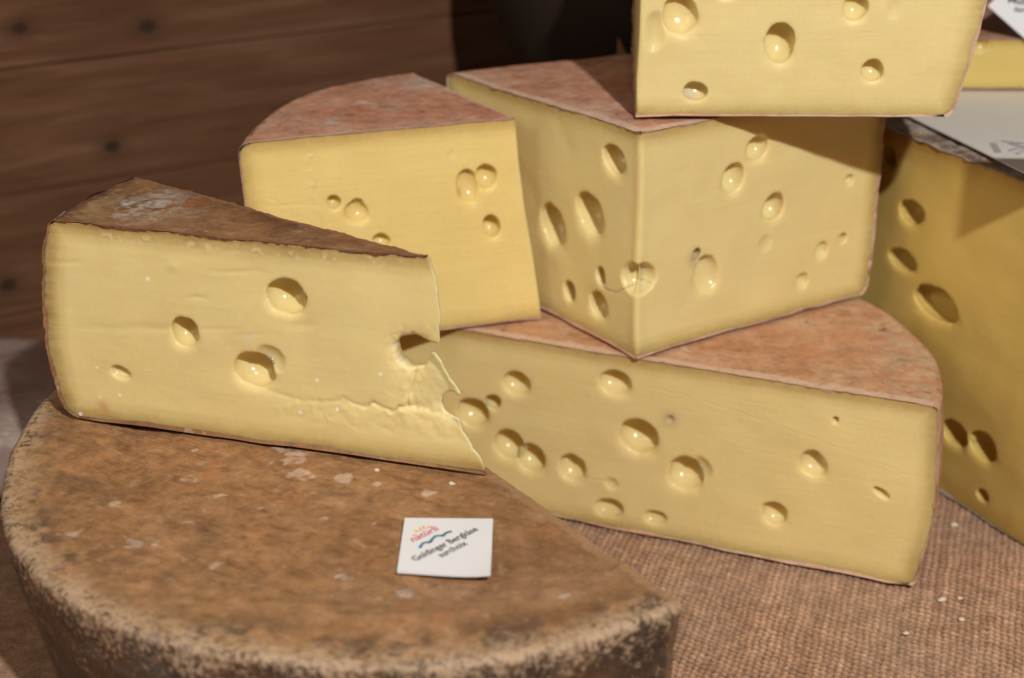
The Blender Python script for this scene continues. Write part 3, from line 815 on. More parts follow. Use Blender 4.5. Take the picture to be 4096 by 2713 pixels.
make_rind(pcC, RIND_PINK, wedge_c, C_LOC, nq=220, nr=120, nv=60, amp=0.0005, seed=61, disp=flat_top, tint=c_tint, top_lip=0.0014, lipamp=0.0004, edge_lip=0.45)

# ------------------------------------------------------------------ wedge on top (cropped by the upper frame edge)
F_TIP = np.array([0.0512, 0.6742])
thF0, thF1 = ang(0.9999, -0.0153), ang(0.0072, 0.123)
def f_base(x, y): return 0.1857
pcF = Piece(F_TIP, F_TIP + [-0.0012, 0.0], 0.1862, 0.284, thF0, thF1, lambda q: 0.1335 + 0 * q, bulge=0.006, rc=0.003, lean=0.009)
F_HOLES = [(17.0, 41.9, 7.0, 8.2, 0.75), (6.8, 35.4, 5.4, 8.1, 0.45), (57.9, 30.6, 6.2, 8.0, 1.2), (23.9, 10.7, 4.7, 4.0, 1.1), (95.4, 19.5, 4.2, 4.8, 1.1), (87.2, 45.1, 4.8, 5.4, 0.95), (101.9, 44.8, 3.5, 4.5, 0.16), (40, 62, 6, 6, 0.8), (75, 70, 7, 6, 0.8), (35.5, 51.5, 4, 3.5, 0.8)]
def f_extra(w, S, Z, D, tint):
    if w == 0:
        for pts in ([(22, 35), (27, 31), (31, 25)], [(31, 25), (36, 29)]):
            D = D + 0.10 * np.exp(-(seg_dist(S, Z, pts) / 0.4) ** 2)
        tint_spot(tint, S, Z, 22.5, 9.0, 1.6, (0.62, 0.52, 0.42), 0.6)
    return D, tint
F_LOC = (F_TIP[0], F_TIP[1], 0.1862)
wedge_f = thing('cheese_wedge', 'topmost pale cheese wedge, cut off by the upper edge of the picture', 'cheese', F_LOC)
make_paste(pcF, {0: F_HOLES, 1: []}, PASTE_D, wedge_f, F_LOC, extra=f_extra, seed=71)
make_rind(pcF, RIND_TAN, wedge_f, F_LOC, nq=200, nr=60, nv=60, amp=0.0004, seed=81, disp=flat_top, top_lip=0.003, lipamp=0.0009, th=0.0018)

# ------------------------------------------------------------------ broken wedge on the dark half wheel (front left)
B_TB = np.array([-0.0093, 0.5501]); B_DIR = np.array([-0.1646, 0.0475]); B_DIR /= np.linalg.norm(B_DIR)
B_ZB, B_H = 0.0856, 0.0830
B_SPREAD = rad(21.6)
b_th0 = ang(*B_DIR); b_th1 = b_th0 - B_SPREAD
B_N = np.array([B_DIR[1], -B_DIR[0]]);  B_N = B_N if B_N[1] < 0 else -B_N        # towards the camera
B_HOLES = [(76.1, 61.3, 7.4, 7.3, 0.95), (70.7, 61.2, 2.7, 2.8, 4.4, 0, 1), (118.3, 42.7, 6.1, 5.9, 1.0), (91.0, 30.3, 7.8, 7.3, 0.95), (84.5, 35.2, 6.2, 6.2, 0.42), (147.9, 22.4, 4.2, 2.6, 0.8, 0.25)]
B_EDGE_Z = [0, 4.8, 11.3, 16, 20.7, 27.5, 32.5, 38.3, 45.2, 50.3, 62.8, 74.2, 84]
B_EDGE_S = [0.3, 1.6, 5.7, 8.6, 10.4, 8.8, 10.4, 14.2, 18.4, 17.6, 17.7, 18.8, 21.9]
def make_broken():
    root = thing('cheese_wedge', 'aged cheese wedge with broken, bitten tip lying on the dark half wheel', 'cheese', (B_TB[0], B_TB[1], B_ZB))
    th = 1.2
    Rtop = 0.1735
    h = B_H * 1e3
    pc = Piece(B_TB, B_TB + B_DIR * 0.0217, B_ZB, B_ZB + B_H, b_th0, b_th1, lambda q: 0.163 + 0.006 * q, bulge=0.0, rc=0.004)
    # rim outline of the cut face, s(z) in mm
    rz = np.array([0, 14, 30, 48, 66, 76, 83]); rs = np.array([171.0, 177.0, 178.8, 178.2, 176.0, 173.5, 171.5])
    prof = lambda v: (np.interp(v * h, rz, rs) / 1e3 - 0.163 - 0.0217 * v) - np.where(v < 0.05, 0.004 * (1 - v / 0.05) ** 2, 0) - np.where(v > 0.96, 0.003 * ((v - 0.96) / 0.04) ** 2, 0)
    pc.prof = prof
    res = 0.5
    nu, nv = int(182 / res), int((h - 2 * th) / res)
    v = np.linspace(0, 1, nv)
    z = th + (h - 2 * th) * v
    smax = np.interp(z, rz, rs) - th - np.where(v < 0.05, 4 * (1 - v / 0.05) ** 2, 0) - np.where(v > 0.96, 3 * ((v - 0.96) / 0.04) ** 2, 0)
    u = np.linspace(0, 1, nu)
    S = -0.5 + (smax[None, :] + 0.5) * u[:, None]; Z = np.broadcast_to(z[None, :], S.shape).copy()
    jag = 0.7 * fbm(S, Z, 0, 0.30, 2, 91) + 0.25 * noise3(S * 0.7, Z * 0.7, 4, 92)
    edge = np.interp(Z, B_EDGE_Z, B_EDGE_S)
    c1 = np.hypot(S - 28.3, (Z - 44.7)) - 7.1 - 0.5 * noise3(S * 0.5, Z * 0.5, 2, 93)
    slot = np.maximum(np.abs(Z - (47.5 + (S - 18) * 0.05)) - 2.0, S - 24.5)
    c2 = np.hypot((S - 12.6), (Z - 26.0)) - 5.0 - 0.4 * noise3(S * 0.6, Z * 0.6, 6, 94)
    m = np.minimum.reduce([S - edge - jag, c1 - 0.2 * jag, slot, c2 - 0.2 * jag])
    gs = np.gradient(m, axis=0) / np.maximum(np.gradient(S, axis=0), 1e-6); gz = np.gradient(m, axis=1) / np.gradient(Z, axis=1)
    gl = np.maximum(np.hypot(gs, gz), 0.3)
    # surface detail of the broken face (mm of depth)
    D, hS, hZ = hole_shape(S, Z, B_HOLES, 95)
    eye = D.copy()
    D = D + 0.35 + 0.30 * fbm(S, Z, 1, 0.03, 4, 96) + 0.10 * fbm(S, Z * 1.6, 2, 0.16, 4, 97)
    wob = 1.3 * noise3(S * 0.16, Z * 0.16, 3, 98) + 0.7 * noise3(S * 0.6, Z * 0.6, 3, 99)
    crack = np.array([(92, 22.4), (80.2, 20.9), (68.1, 19.8), (55.9, 22.2), (46.6, 19.8), (43.9, 22.6), (36, 20.5), (33.8, 22.5), (24, 22.5), (12.2, 20.1)])
    cz = np.interp(S, crack[::-1, 0], crack[::-1, 1]) + 0.6 * wob
    on = sstep(97, 84, S)
    below = cz - Z
    # the slab under the crack stands proud, the part over it has flaked away
    lift = on * (0.25 + 0.75 * sstep(62, 40, S)) * (0.55 + 0.45 * noise3(S * 0.22, Z * 0.1, 4, 85))
    D = D + lift * (0.75 * np.exp(-np.clip(-below, 0, None) / 5.0) * sstep(0.9, -0.3, below) - 0.35 * sstep(-0.3, 2.5, below) * np.exp(-np.clip(below, 0, None) / 10.0))
    D = D + 0.9 * np.exp(-((below - 0.1) / 0.45) ** 2) * sstep(52, 40, S) * sstep(20, 26, S) * (0.6 + 0.5 * noise3(S * 0.5, 0 * Z, 1, 84))
    c2d = seg_dist(S + 0.3 * wob, Z, [(27.5, 36.1), (28.2, 31.0), (30.0, 27.3), (30.4, 22.9)])
    D = D + 1.0 * np.exp(-(c2d / 0.5) ** 2)
    flake = sstep(30.5, 27.5, S + 0.8 * wob) * sstep(20, 24, Z) * sstep(52, 40, Z)
    D = D + 0.9 * flake
    # grainy facets where the paste has broken rather than been cut
    rough = (1 - np.abs(fbm(S, Z, 4, 0.13, 4, 83, 0.55)) * 2.2)
    zone = sstep(44, 26, S) * sstep(60, 48, Z) * sstep(16, 24, Z)
    ledge = sstep(96, 70, S) * sstep(2.0, -0.5, np.abs(below - 4.0) - 4.5) * sstep(5, 9, Z)
    D = D + 0.55 * zone * rough + 0.42 * ledge * (rough - 0.35) + 0.25 * sstep(110, 60, S) * np.exp(-(below / 1.0) ** 2)
    # torn lips round the two broken eyes
    D = D + 2.6 * np.exp(-np.clip(c1, 0, None) / 1.4) * sstep(42, 24, S + (Z - 44) * 0.4) * 0.55 + 1.2 * np.exp(-np.clip(c1, 0, None) / 2.2) * (0.6 + 0.4 * noise3(S * 0.9, Z * 0.9, 8, 90)) * sstep(28, 34, S)
    D = D + 1.0 * np.exp(-np.clip(c2, 0, None) / 1.2)
    # smears and small tears
    for s0, z0, a, b, k in [(148, 41, 14, 1.6, 0.28), (128, 43, 9, 1.8, 0.30), (121, 69, 3, 1.8, -0.35), (112, 57, 4, 0.9, 0.35), (96, 69, 9, 0.8, 0.25), (104, 46, 10, 1.0, 0.16), (165, 66, 6, 1, 0.25), (76, 17, 10, 3, -0.35), (60, 14, 12, 3, -0.3), (89, 45, 7, 1.0, 0.15), (72, 51, 6, 2.0, 0.5)]:
        zz = Z - z0 + 0.10 * (S - s0) + 0.6 * wob * 0.6
        D = D + k * np.exp(-((S - s0) / a) ** 2 - (zz / b) ** 2)
    D = D * sstep(0, 1.2, np.minimum.reduce([Z - th + 0.4, h - th - Z + 0.4, smax[None, :] - S + 0.3]))
    D = np.maximum(D, -0.4)
    # thickness of the wedge behind each point
    thick = np.clip((S - np.minimum(edge, 22)) * math.tan(B_SPREAD) * 0.98, 0, None) + 1.1
    off_v = 21.7 * Z / h
    Rv = smax[None, :] - off_v
    arc_t = np.sqrt(np.clip(Rv ** 2 - np.clip(S - off_v, 0, None) ** 2, 0, None)) - 1.0
    thick = np.maximum(np.minimum(thick, arc_t), 0.9)
    D = np.minimum(D, thick - 0.8)
    tint = np.zeros(S.shape + (4,))
    def lay(c, a):
        a = np.clip(a, 0, 1)
        sel = a > tint[..., 3]
        tint[..., :3] = np.where(sel[..., None], c, tint[..., :3]); tint[..., 3] = np.maximum(tint[..., 3], a)
    lay((0.72, 0.60, 0.30), 0.6 * sstep(36, 22, S) * sstep(54, 44, Z) * sstep(18, 26, Z))
    lay((0.80, 0.70, 0.48), 0.8 * np.exp(-(np.clip(c1, 0, None) / 1.0) ** 2) * sstep(-0.3, 0.4, noise3(S * 0.8, Z * 0.8, 5, 88)))
    lay((0.80, 0.72, 0.52), 0.8 * np.exp(-(np.clip(c2, 0, None) / 0.9) ** 2) * sstep(-0.4, 0.3, noise3(S * 0.8, Z * 0.8, 7, 87)))
    lay((0.74, 0.63, 0.45), 0.7 * np.exp(-(((S - 91.5 + 0.8 * (Z - 43)) / 1.4) ** 2 + ((Z - 43.5) / 2.6) ** 2)))
    lay((0.60, 0.48, 0.36), 0.4 * np.exp(-(np.clip(edge + jag - S + 1.0, -1, 1) / 1.0 - 0.6) ** 2 * 4) * (S < edge + 1.6))
    lay((0.55, 0.20, 0.07), 0.45 * np.exp(-(((S - 156) / 2.2) ** 2 + ((Z - 7) / 2.6) ** 2)))
    # whitish torn crumbs below the top crust
    cr = fbm(S, Z, 9, 0.55, 3, 86)
    band = np.exp(-((Z - (h - 5.2 + 1.2 * wob)) / 1.5) ** 2) * sstep(165, 140, S) * sstep(22, 40, S)
    lay((0.74, 0.60, 0.34), 0.6 * band * sstep(0.15, 0.4, cr)); D = D - 0.18 * band * sstep(0.15, 0.4, cr)
    keep = m > 0
    # snap the outermost kept vertices onto the outline
    idx0 = np.arange(S.size).reshape(S.shape)
    nb = np.zeros_like(keep)
    nb[1:] |= ~keep[:-1]; nb[:-1] |= ~keep[1:]; nb[:, 1:] |= ~keep[:, :-1]; nb[:, :-1] |= ~keep[:, 1:]
    q0 = np.stack([idx0[:-1, :-1], idx0[1:, :-1], idx0[1:, 1:], idx0[:-1, 1:]], -1).reshape(-1, 4)
    q0 = q0[keep.ravel()[q0].all(1)]
    e0 = np.concatenate([q0[:, [0, 1]], q0[:, [1, 2]], q0[:, [2, 3]], q0[:, [3, 0]]])
    ek = set(map(tuple, e0.tolist()))
    op = np.array([(a, b) for a, b in ek if (b, a) not in ek])
    used = np.zeros(S.size, bool); used[q0.ravel()] = True
    keep = used.reshape(S.shape)
    bv = np.unique(op)
    fs, fz, fm = S.ravel().copy(), Z.ravel().copy(), m.ravel()
    free = fm[bv] < 1.2                                  # only along the break, not along rind or base
    bv = bv[free]
    sh = np.clip(fm[bv] / gl.ravel()[bv], 0, 1.0)
    fs[bv] -= sh * (gs / gl).ravel()[bv]; fz[bv] -= sh * (gz / gl).ravel()[bv]
    for _ in range(3):
        acc = np.zeros((S.size, 2)); cnt = np.zeros(S.size)
        for a_, b_ in ((op[:, 0], op[:, 1]), (op[:, 1], op[:, 0])):
            np.add.at(acc, a_, np.stack([fs[b_], fz[b_]], 1)); np.add.at(cnt, a_, 1)
        fs[bv] = 0.5 * fs[bv] + 0.5 * acc[bv, 0] / cnt[bv]; fz[bv] = 0.5 * fz[bv] + 0.5 * acc[bv, 1] / cnt[bv]
    S2, Z2 = fs.reshape(S.shape), fz.reshape(S.shape)
    base = np.array([B_TB[0], B_TB[1], B_ZB]); d3 = np.array([*B_DIR, 0]); n3 = np.array([*B_N, 0])
    front = base + d3 * ((S2 + hS) * 1e-3)[..., None] + np.array([0, 0, 1e-3]) * (Z2 + hZ)[..., None] - n3 * (D * 1e-3)[..., None]
    back = base + d3 * (S2 * 1e-3)[..., None] + np.array([0, 0, 1e-3]) * Z2[..., None] - n3 * (thick * 1e-3)[..., None]
    idx = -np.ones(S.shape, int); idx[keep] = np.arange(keep.sum())
    q = np.stack([idx[:-1, :-1], idx[1:, :-1], idx[1:, 1:], idx[:-1, 1:]], -1).reshape(-1, 4)
    q = q[(q >= 0).all(1)]
    rd = np.minimum.reduce([smax[None, :] + 0 * S - S, Z, h - Z])
    mb = MB()
    b0 = mb.verts(front[keep], rd=rd[keep], tint=tint[keep], eye=eye[keep], rt=(h - Z)[keep])
    b1 = mb.verts(back[keep], rd=np.full(keep.sum(), 12.0), tint=tint[keep], rt=np.full(keep.sum(), 30.0))
    nrm = np.cross(front[nu // 2 + 1, nv // 2] - front[nu // 2, nv // 2], front[nu // 2, nv // 2 + 1] - front[nu // 2, nv // 2])
    qf = q if nrm @ n3 > 0 else q[:, ::-1]
    mb.quads(qf + b0); mb.quads(qf[:, ::-1] + b1)
    # walls along every open edge (outline and broken eyes)
    e = np.concatenate([qf[:, [0, 1]], qf[:, [1, 2]], qf[:, [2, 3]], qf[:, [3, 0]]])
    key = set(map(tuple, e.tolist()))
    open_e = np.array([(a, b) for a, b in key if (b, a) not in key])
    n_c = len(b'12345')
    wall_t = tint[keep]
    mb.quads(np.stack([open_e[:, 1] + b0, open_e[:, 0] + b0, open_e[:, 0] + b1, open_e[:, 1] + b1], 1))
    mb.build('paste', PASTE_B, root, (B_TB[0], B_TB[1], B_ZB))
    def b_tint(kind, P, rimd, vv, tn):
        x, y, z = P[..., 0], P[..., 1], P[..., 2]
        n1 = fbm(x, y, z, 60, 4, 101); n2 = fbm(x, y, z, 230, 4, 102, 0.65)
        if kind == 'top':
            t = np.clip(rimd / 0.15, 0, 1)
            a = 0.85 * np.exp(-(((x + 0.142) / 0.017) ** 2 + ((y - 0.615) / 0.016) ** 2)) * sstep(-0.35, 0.25, n2)
            tn[..., :3] = (0.50, 0.43, 0.37); tn[..., 3] = a
            def lay(c, w):
                tn[..., :3] = np.where((w > tn[..., 3])[..., None], c, tn[..., :3]); tn[..., 3] = np.maximum(tn[..., 3], w)
            lay((0.30, 0.20, 0.10), 0.7 * sstep(0.03, 0.008, rimd + 0.008 * n1) * sstep(-0.3, 0.2, n2))
            lay((0.33, 0.12, 0.05), 0.9 * np.exp(-(((x + 0.122) ** 2 + (y - 0.617) ** 2) / 0.0042 ** 2)))
            lay((0.40, 0.26, 0.17), 0.6 * np.exp(-(((x + 0.062) / 0.014) ** 2 + ((y - 0.566) / 0.004) ** 2)) * sstep(-0.3, 0.3, n2))
            lay((0.07, 0.05, 0.045), 0.7 * np.exp(-(((x + 0.045) / 0.012) ** 2 + ((y - 0.562) / 0.006) ** 2)) * sstep(-0.3, 0.3, n1))
            lay((0.10, 0.045, 0.03), 0.75 * sstep(0.008, 0.0, rimd))
        elif kind == 'rim':
            tn[..., :3] = np.where((n2 > 0.12)[..., None], (0.46, 0.34, 0.25), (0.15, 0.07, 0.04)); tn[..., 3] = 0.8
        else:
            tn[..., :3] = (0.10, 0.05, 0.03); tn[..., 3] = 0.6
        return tn
    def b_disp(kind, P, rimd=None, vv=None):
        x, y, z = P[..., 0], P[..., 1], P[..., 2]
        d = np.full(P.shape[:2], -0.0003)
        if kind == 'top': d = d + 0.0006 * fbm(x, y, z, 70, 4, 104) * sstep(0, 0.01, rimd)
        if kind == 'rim': d = d + 0.0007 * fbm(x, y, z, 130, 3, 105)
        return d
    make_rind(pc, RIND_DARK, root, (B_TB[0], B_TB[1], B_ZB), nq=150, nr=230, nv=110, amp=0.0006, seed=111, disp=b_disp, tint=b_tint, top_lip=0.0016, lipamp=0.0008, th=0.0016, liplow=0.0002)
make_broken()

# ------------------------------------------------------------------ tall block of yellow cheese at the right edge
G_D = np.array([0.4505, -0.8928]); G_P = np.array([0.2007, 0.6952]) - G_D * 0.125
g0 = ang(*G_D)
pcG = Piece(G_P, G_P, -0.0005, 0.1605, g0, g0 + rad(105), 0.27, bulge=0.003, rc=0.006)
gh = [(-41.3, 125.4, 8.0, 5.8, 1.3, 0.25), (-44.1, 101.3, 9.6, 4.9, 1.3, -0.05), (-19.3, 88.5, 15.0, 7.6, 1.2, 0.05), (2.6, 32.5, 8.6, 6.0, 1.3, 0.1), (21.3, 34.2, 8.6, 6.6, 1.3, 0.1), (24.4, 11.2, 4.0, 2.7, 1.3), (-60.8, 146.8, 5.2, 5.0, 1.3), (60, 70, 8, 8, 1), (75, 110, 7, 7, 1)]
G_HOLES = [(h[0] + 125, *h[1:]) for h in gh]
G_LOC = (G_P[0], G_P[1], 0)
block = thing('cheese_block', 'tall deep yellow cheese piece with large dark eyes at the right edge', 'cheese', G_LOC)
make_paste(pcG, {0: G_HOLES}, PASTE_G, block, G_LOC, res=0.0007, seed=121, saw=0.03)
def g_tint(kind, P, rimd, vv, tn):
    n2 = fbm(P[..., 0], P[..., 1], P[..., 2], 240, 4, 131, 0.7)
    tn[..., :3] = (0.50, 0.43, 0.37); tn[..., 3] = 0.65 * sstep(-0.15, 0.25, n2)
    return tn
make_rind(pcG, RIND_GREY, block, G_LOC, nq=160, nr=160, nv=30, amp=0.0009, seed=132, tint=g_tint, top_lip=0.0012, disp=flat_top, lipamp=0.0009, edge_lip=0.25)

# ------------------------------------------------------------------ paper, slab and card on top of it
PAPER = plain_mat('white_paper', (0.74, 0.71, 0.67), 0.6, var=(9, (0.70, 0.64, 0.56)))
INK_GREY = plain_mat('faded_ink', (0.54, 0.53, 0.54), 0.7)
K_Z = 0.1612
kc = np.array([0.2205, 0.6530]); ku = np.array([0.1880 - 0.2134, 0.7525 - 0.6747]); ku /= np.linalg.norm(ku); kv = np.array([0.985, 0.17])
paper = thing('paper_sheet', 'white paper sheet with faded grey print on top of the tall yellow cheese', 'paper', (kc[0], kc[1], K_Z))
mb = MB()
g = np.linspace(0, 1, 30)
U, V = np.meshgrid(g * 0.23, g * 0.12, indexing='ij')
PX = kc[0] + ku[0] * U + kv[0] * V; PY = kc[1] + ku[1] * U + kv[1] * V
PZ = K_Z + 0.0003 + 0.0003 * fbm(PX, PY, 0, 20, 2, 140)
top = np.stack([PX, PY, PZ + 0.0006], -1); bot = np.stack([PX, PY, PZ], -1)
mb.grid(top, flip=True); mb.grid(bot)
for a, b in ((top[0], bot[0]), (top[-1], bot[-1]), (top[:, 0], bot[:, 0]), (top[:, -1], bot[:, -1])):
    mb.grid(np.stack([a, b], 1))
mb.build('sheet', PAPER, paper, (kc[0], kc[1], K_Z))
def strokes(name, segs, width, origin, ux, uy, uz, mat, parent, ploc, lift=0.00012):
    m2 = MB()
    for (x0, y0, x1, y1, *w) in segs:
        wd = (w[0] if w else width) / 2
        dx, dy = x1 - x0, y1 - y0; l = math.hypot(dx, dy) or 1
        nx, ny = -dy / l * wd, dx / l * wd
        pts = [(x0 + nx, y0 + ny), (x0 - nx, y0 - ny), (x1 - nx, y1 - ny), (x1 + nx, y1 + ny)]
        b = m2.verts([np.asarray(origin) + np.asarray(ux) * p[0] + np.asarray(uy) * p[1] + np.asarray(uz) * lift for p in pts])
        m2.quads([[b, b + 1, b + 2, b + 3]])
    return m2.build(name, mat, parent, ploc, smooth=False)
kx = np.array([1.0, -0.1, 0]) * 0.8; ky = np.array([0.1, 1.0, 0]) * 0.8
ko = np.array([0.2120, 0.7020, K_Z + 0.0014])
seg = [(-0.0045, 0.0 + i * 0.0021, -0.0005, 0.0006 + i * 0.0021, 0.0011) for i in range(9)]
seg += [(0.004, 0.004, 0.012, 0.012, 0.0022), (0.006, 0.018, 0.014, 0.011, 0.0022), (0.007, -0.002, 0.013, 0.008, 0.0022), (0.003, 0.022, 0.014, 0.018, 0.0016)]
strokes('print', seg, 0.0012, ko, kx, ky, (0, 0, 1), INK_GREY, paper, (kc[0], kc[1], K_Z))

H_O = np.array([0.196, 0.8085]); h0 = ang(1.0, -0.03)
K_T = K_Z + 0.0016
pcH = Piece(H_O, H_O, K_T, K_T + 0.0255, h0, h0 + rad(60), 0.16, bulge=0.001, rc=0.003)
slab = thing('cheese_wedge', 'low bright yellow cheese wedge on the white paper at upper right', 'cheese', (H_O[0], H_O[1], K_T))
make_paste(pcH, {0: [(30, 22, 4, 3, 0.5)]}, paste_mat('paste_bright', (0.72, 0.56, 0.19), (0.60, 0.43, 0.11), (0.4, 0.2, 0.06), reach=5), slab, (H_O[0], H_O[1], K_T), res=0.001)
make_rind(pcH, RIND_PINK, slab, (H_O[0], H_O[1], K_T), nq=60, nr=50, nv=16, amp=0.0003, seed=151, disp=flat_top, lipamp=0.0002, th=0.0008, top_lip=0.002)

# ------------------------------------------------------------------ printed cards
CARD = plain_mat('card_white', (0.80, 0.79, 0.82), 0.38)
INK = plain_mat('ink_black', (0.012, 0.012, 0.016), 0.5)
INK_RED = plain_mat('ink_red', (0.62, 0.09, 0.15), 0.5)
INK_ORANGE = plain_mat('ink_orange', (0.85, 0.42, 0.12), 0.5)
INK_GREEN = plain_mat('ink_green', (0.03, 0.26, 0.20), 0.5)
INK_BLUE = plain_mat('ink_blue', (0.06, 0.24, 0.60), 0.5)

def text_mesh(body, size, bold=0.0, shear=0.0, align='CENTER'):
    cu = bpy.data.curves.new('text', 'FONT'); cu.body = body; cu.size = size; cu.offset = bold; cu.shear = shear; cu.align_x = align
    cu.resolution_u = 3
    o = bpy.data.objects.new('text', cu); col.objects.link(o)
    dg = bpy.context.evaluated_depsgraph_get(); dg.update()
    me = bpy.data.meshes.new_from_object(o.evaluated_get(dg))
    bpy.data.objects.remove(o); bpy.data.curves.remove(cu)
    return me

def place_text(name, body, width, origin, ux, uy, uz, mat, parent, ploc, bold=0.012, shear=0.0, lift=0.00012, ysc=1.0):
    me = text_mesh(body, 1.0, bold, shear)
    V = np.zeros(len(me.vertices) * 3); me.vertices.foreach_get('co', V); V = V.reshape(-1, 3)
    w = V[:, 0].max() - V[:, 0].min(); sc_ = width / w
    cx = (V[:, 0].max() + V[:, 0].min()) / 2
    ux, uy, uz = (np.asarray(a, float) for a in (ux, uy, uz))
    P = np.asarray(origin) + ((V[:, :1] - cx) * sc_) * ux + (V[:, 1:2] * sc_ * ysc) * uy + uz * lift - np.asarray(ploc)
    me.vertices.foreach_set('co', P.ravel()); me.update()
    me.materials.clear(); me.materials.append(mat)
    me.name = name
    o = bpy.data.objects.new(name, me); col.objects.link(o); o.parent = parent
    return o

# card on the dark half wheel
cz = A_T + 0.0007
cor = np.array([[-0.0373, 0.5162], [-0.0066, 0.5156], [-0.0070, 0.4770], [-0.0378, 0.4811]])
card_c = cor.mean(0)
card = thing('price_card', 'small white card with black lettering and sun logo lying on the dark half wheel', 'card', (card_c[0], card_c[1], cz - 0.0006))
CLOC = (card_c[0], card_c[1], cz - 0.0006)
mb = MB()
n_ = 16
gu = np.linspace(0, 1, n_)
Uc, Vc = np.meshgrid(gu, gu, indexing='ij')
XYc = (cor[3] * (1 - Uc[..., None]) + cor[2] * Uc[..., None]) * (1 - Vc[..., None]) + (cor[0] * (1 - Uc[..., None]) + cor[1] * Uc[..., None]) * Vc[..., None]
topc = np.concatenate([XYc, np.full((n_, n_, 1), cz + 0.0006)], -1); botc = np.concatenate([XYc, np.full((n_, n_, 1), cz - 0.0006)], -1)
curl = 0.0014 * (Uc * (1 - Vc)) ** 5 
topc[..., 2] += curl; botc[..., 2] += curl
mb.grid(topc); mb.grid(botc, flip=True)
for a, b, f in ((topc[0], botc[0], False), (topc[-1], botc[-1], True), (topc[:, 0], botc[:, 0], True), (topc[:, -1], botc[:, -1], False)):
    mb.grid(np.stack([a, b], 1), flip=f)
mb.build('board', CARD, card, CLOC, smooth=False)
ztop = cz + 0.0006
tz = np.array([0, 0, 1.0])
def frame(p0, p1):
    p0, p1 = np.array([*p0, ztop]), np.array([*p1, ztop])
    d = p1 - p0; l = np.linalg.norm(d); d /= l
    return (p0 + p1) / 2, d, np.array([-d[1], d[0], 0]), l
c_, x_, y_, l_ = frame((-0.0318, 0.4866), (-0.0113, 0.5076))
place_text('lettering', 'Goldinger Bergkäse', l_, c_, x_, y_, tz, INK, card, CLOC, bold=0.013, ysc=1.2)
c_, x_, y_, l_ = frame((-0.0234, 0.4890), (-0.0147, 0.4979))
place_text('lettering', 'surchoix', l_, c_, x_, y_, tz, INK, card, CLOC, bold=0.013, ysc=1.2)
c_, x_, y_, l_ = frame((-0.0334, 0.4992), (-0.0246, 0.5082))
place_text('logo_script', 'natürli', l_, c_, x_, y_, tz, INK_RED, card, CLOC, bold=0.012, shear=0.2, ysc=1.0)
WP = np.array([(-0.03161, 0.4955), (-0.03121, 0.4978), (-0.03035, 0.4993), (-0.02892, 0.4994), (-0.02801, 0.5001), (-0.02762, 0.5020), (-0.0266, 0.50377), (-0.02517, 0.50397), (-0.0242, 0.50385), (-0.02347, 0.50535), (-0.0224, 0.50648), (-0.02121, 0.50674)])
WP = WP + np.array([0.0006, -0.0004])
tt_ = np.linspace(0, len(WP) - 1, 60)
wx_ = np.interp(tt_, np.arange(len(WP)), WP[:, 0]); wy_ = np.interp(tt_, np.arange(len(WP)), WP[:, 1])
for _ in range(3):
    wx_[1:-1] = (wx_[:-2] + 2 * wx_[1:-1] + wx_[2:]) / 4; wy_[1:-1] = (wy_[:-2] + 2 * wy_[1:-1] + wy_[2:]) / 4
O3 = np.array([0, 0, ztop]); ex, ey = np.array([1.0, 0, 0]), np.array([0, 1.0, 0])
wsegs = [(wx_[i], wy_[i], wx_[i + 1] + (wx_[i + 1] - wx_[i]) * 0.2, wy_[i + 1] + (wy_[i + 1] - wy_[i]) * 0.2, 0.0011) for i in range(59)]
strokes('logo_wave', wsegs[12:25] + wsegs[30:], 0.0011, O3, ex, ey, tz, INK_GREEN, card, CLOC, lift=0.00018)
strokes('logo_water', wsegs[:13] + wsegs[24:32] + [(a + 0.0003, b - 0.0005, c + 0.0003, d - 0.0005, 0.0004) for a, b, c, d, w in wsegs[14:22] + wsegs[38:46]], 0.0009, O3, ex, ey, tz, INK_BLUE, card, CLOC)
RP = [(-0.03391, 0.5032), (-0.03279, 0.50463), (-0.03348, 0.50704), (-0.03193, 0.50639), (-0.03191, 0.50914), (-0.03109, 0.50704), (-0.03061, 0.51027), (-0.03019, 0.50817), (-0.02941, 0.50865), (-0.02804, 0.51027)]
strokes('logo_sun', [(*RP[i], *RP[i + 1], 0.0007) for i in range(0, 10, 2)], 0.0007, O3, ex, ey, tz, INK_ORANGE, card, CLOC)

# card standing at upper right
J_L = np.array([0.2277, 0.8060, 0.2042])
jr = np.array([0.999, -0.03, 0.0]); ju = np.array([0.02, 0.16, 0.98]); ju /= np.linalg.norm(ju)
jn = np.cross(jr, ju)
JLOC = tuple(J_L + jr * 0.0205 - ju * 0.0165)
card2 = thing('price_card', 'small white card standing on its corner at the upper right edge', 'card', JLOC)
pts = [J_L, J_L + jr * 0.0205 - ju * 0.0165, J_L + jr * 0.045, J_L + jr * 0.0225 + ju * 0.0225]
mb = MB()
f4 = [p + jn * 0.0004 for p in pts]; b4 = [p - jn * 0.0004 for p in pts]
bb = mb.verts(f4 + b4)
mb.quads(np.array([[0, 1, 2, 3], [7, 6, 5, 4], [0, 4, 5, 1], [1, 5, 6, 2], [2, 6, 7, 3], [3, 7, 4, 0]]) + bb)
mb.build('board', CARD, card2, JLOC, smooth=False)
jo = J_L + jr * 0.0195 + ju * 0.0003 + jn * 0.0004
jx = jr * 0.985 - ju * 0.13; jy = ju * 0.985 + jr * 0.13
place_text('lettering', 'Muldainer', 0.0215, jo + jx * 0.0005, jx, jy, jn, INK, card2, JLOC, bold=0.02)
place_text('lettering', 'surchoix', 0.0140, jo + jx * 0.0005 - jy * 0.0036, jx, jy, jn, INK, card2, JLOC, bold=0.02)

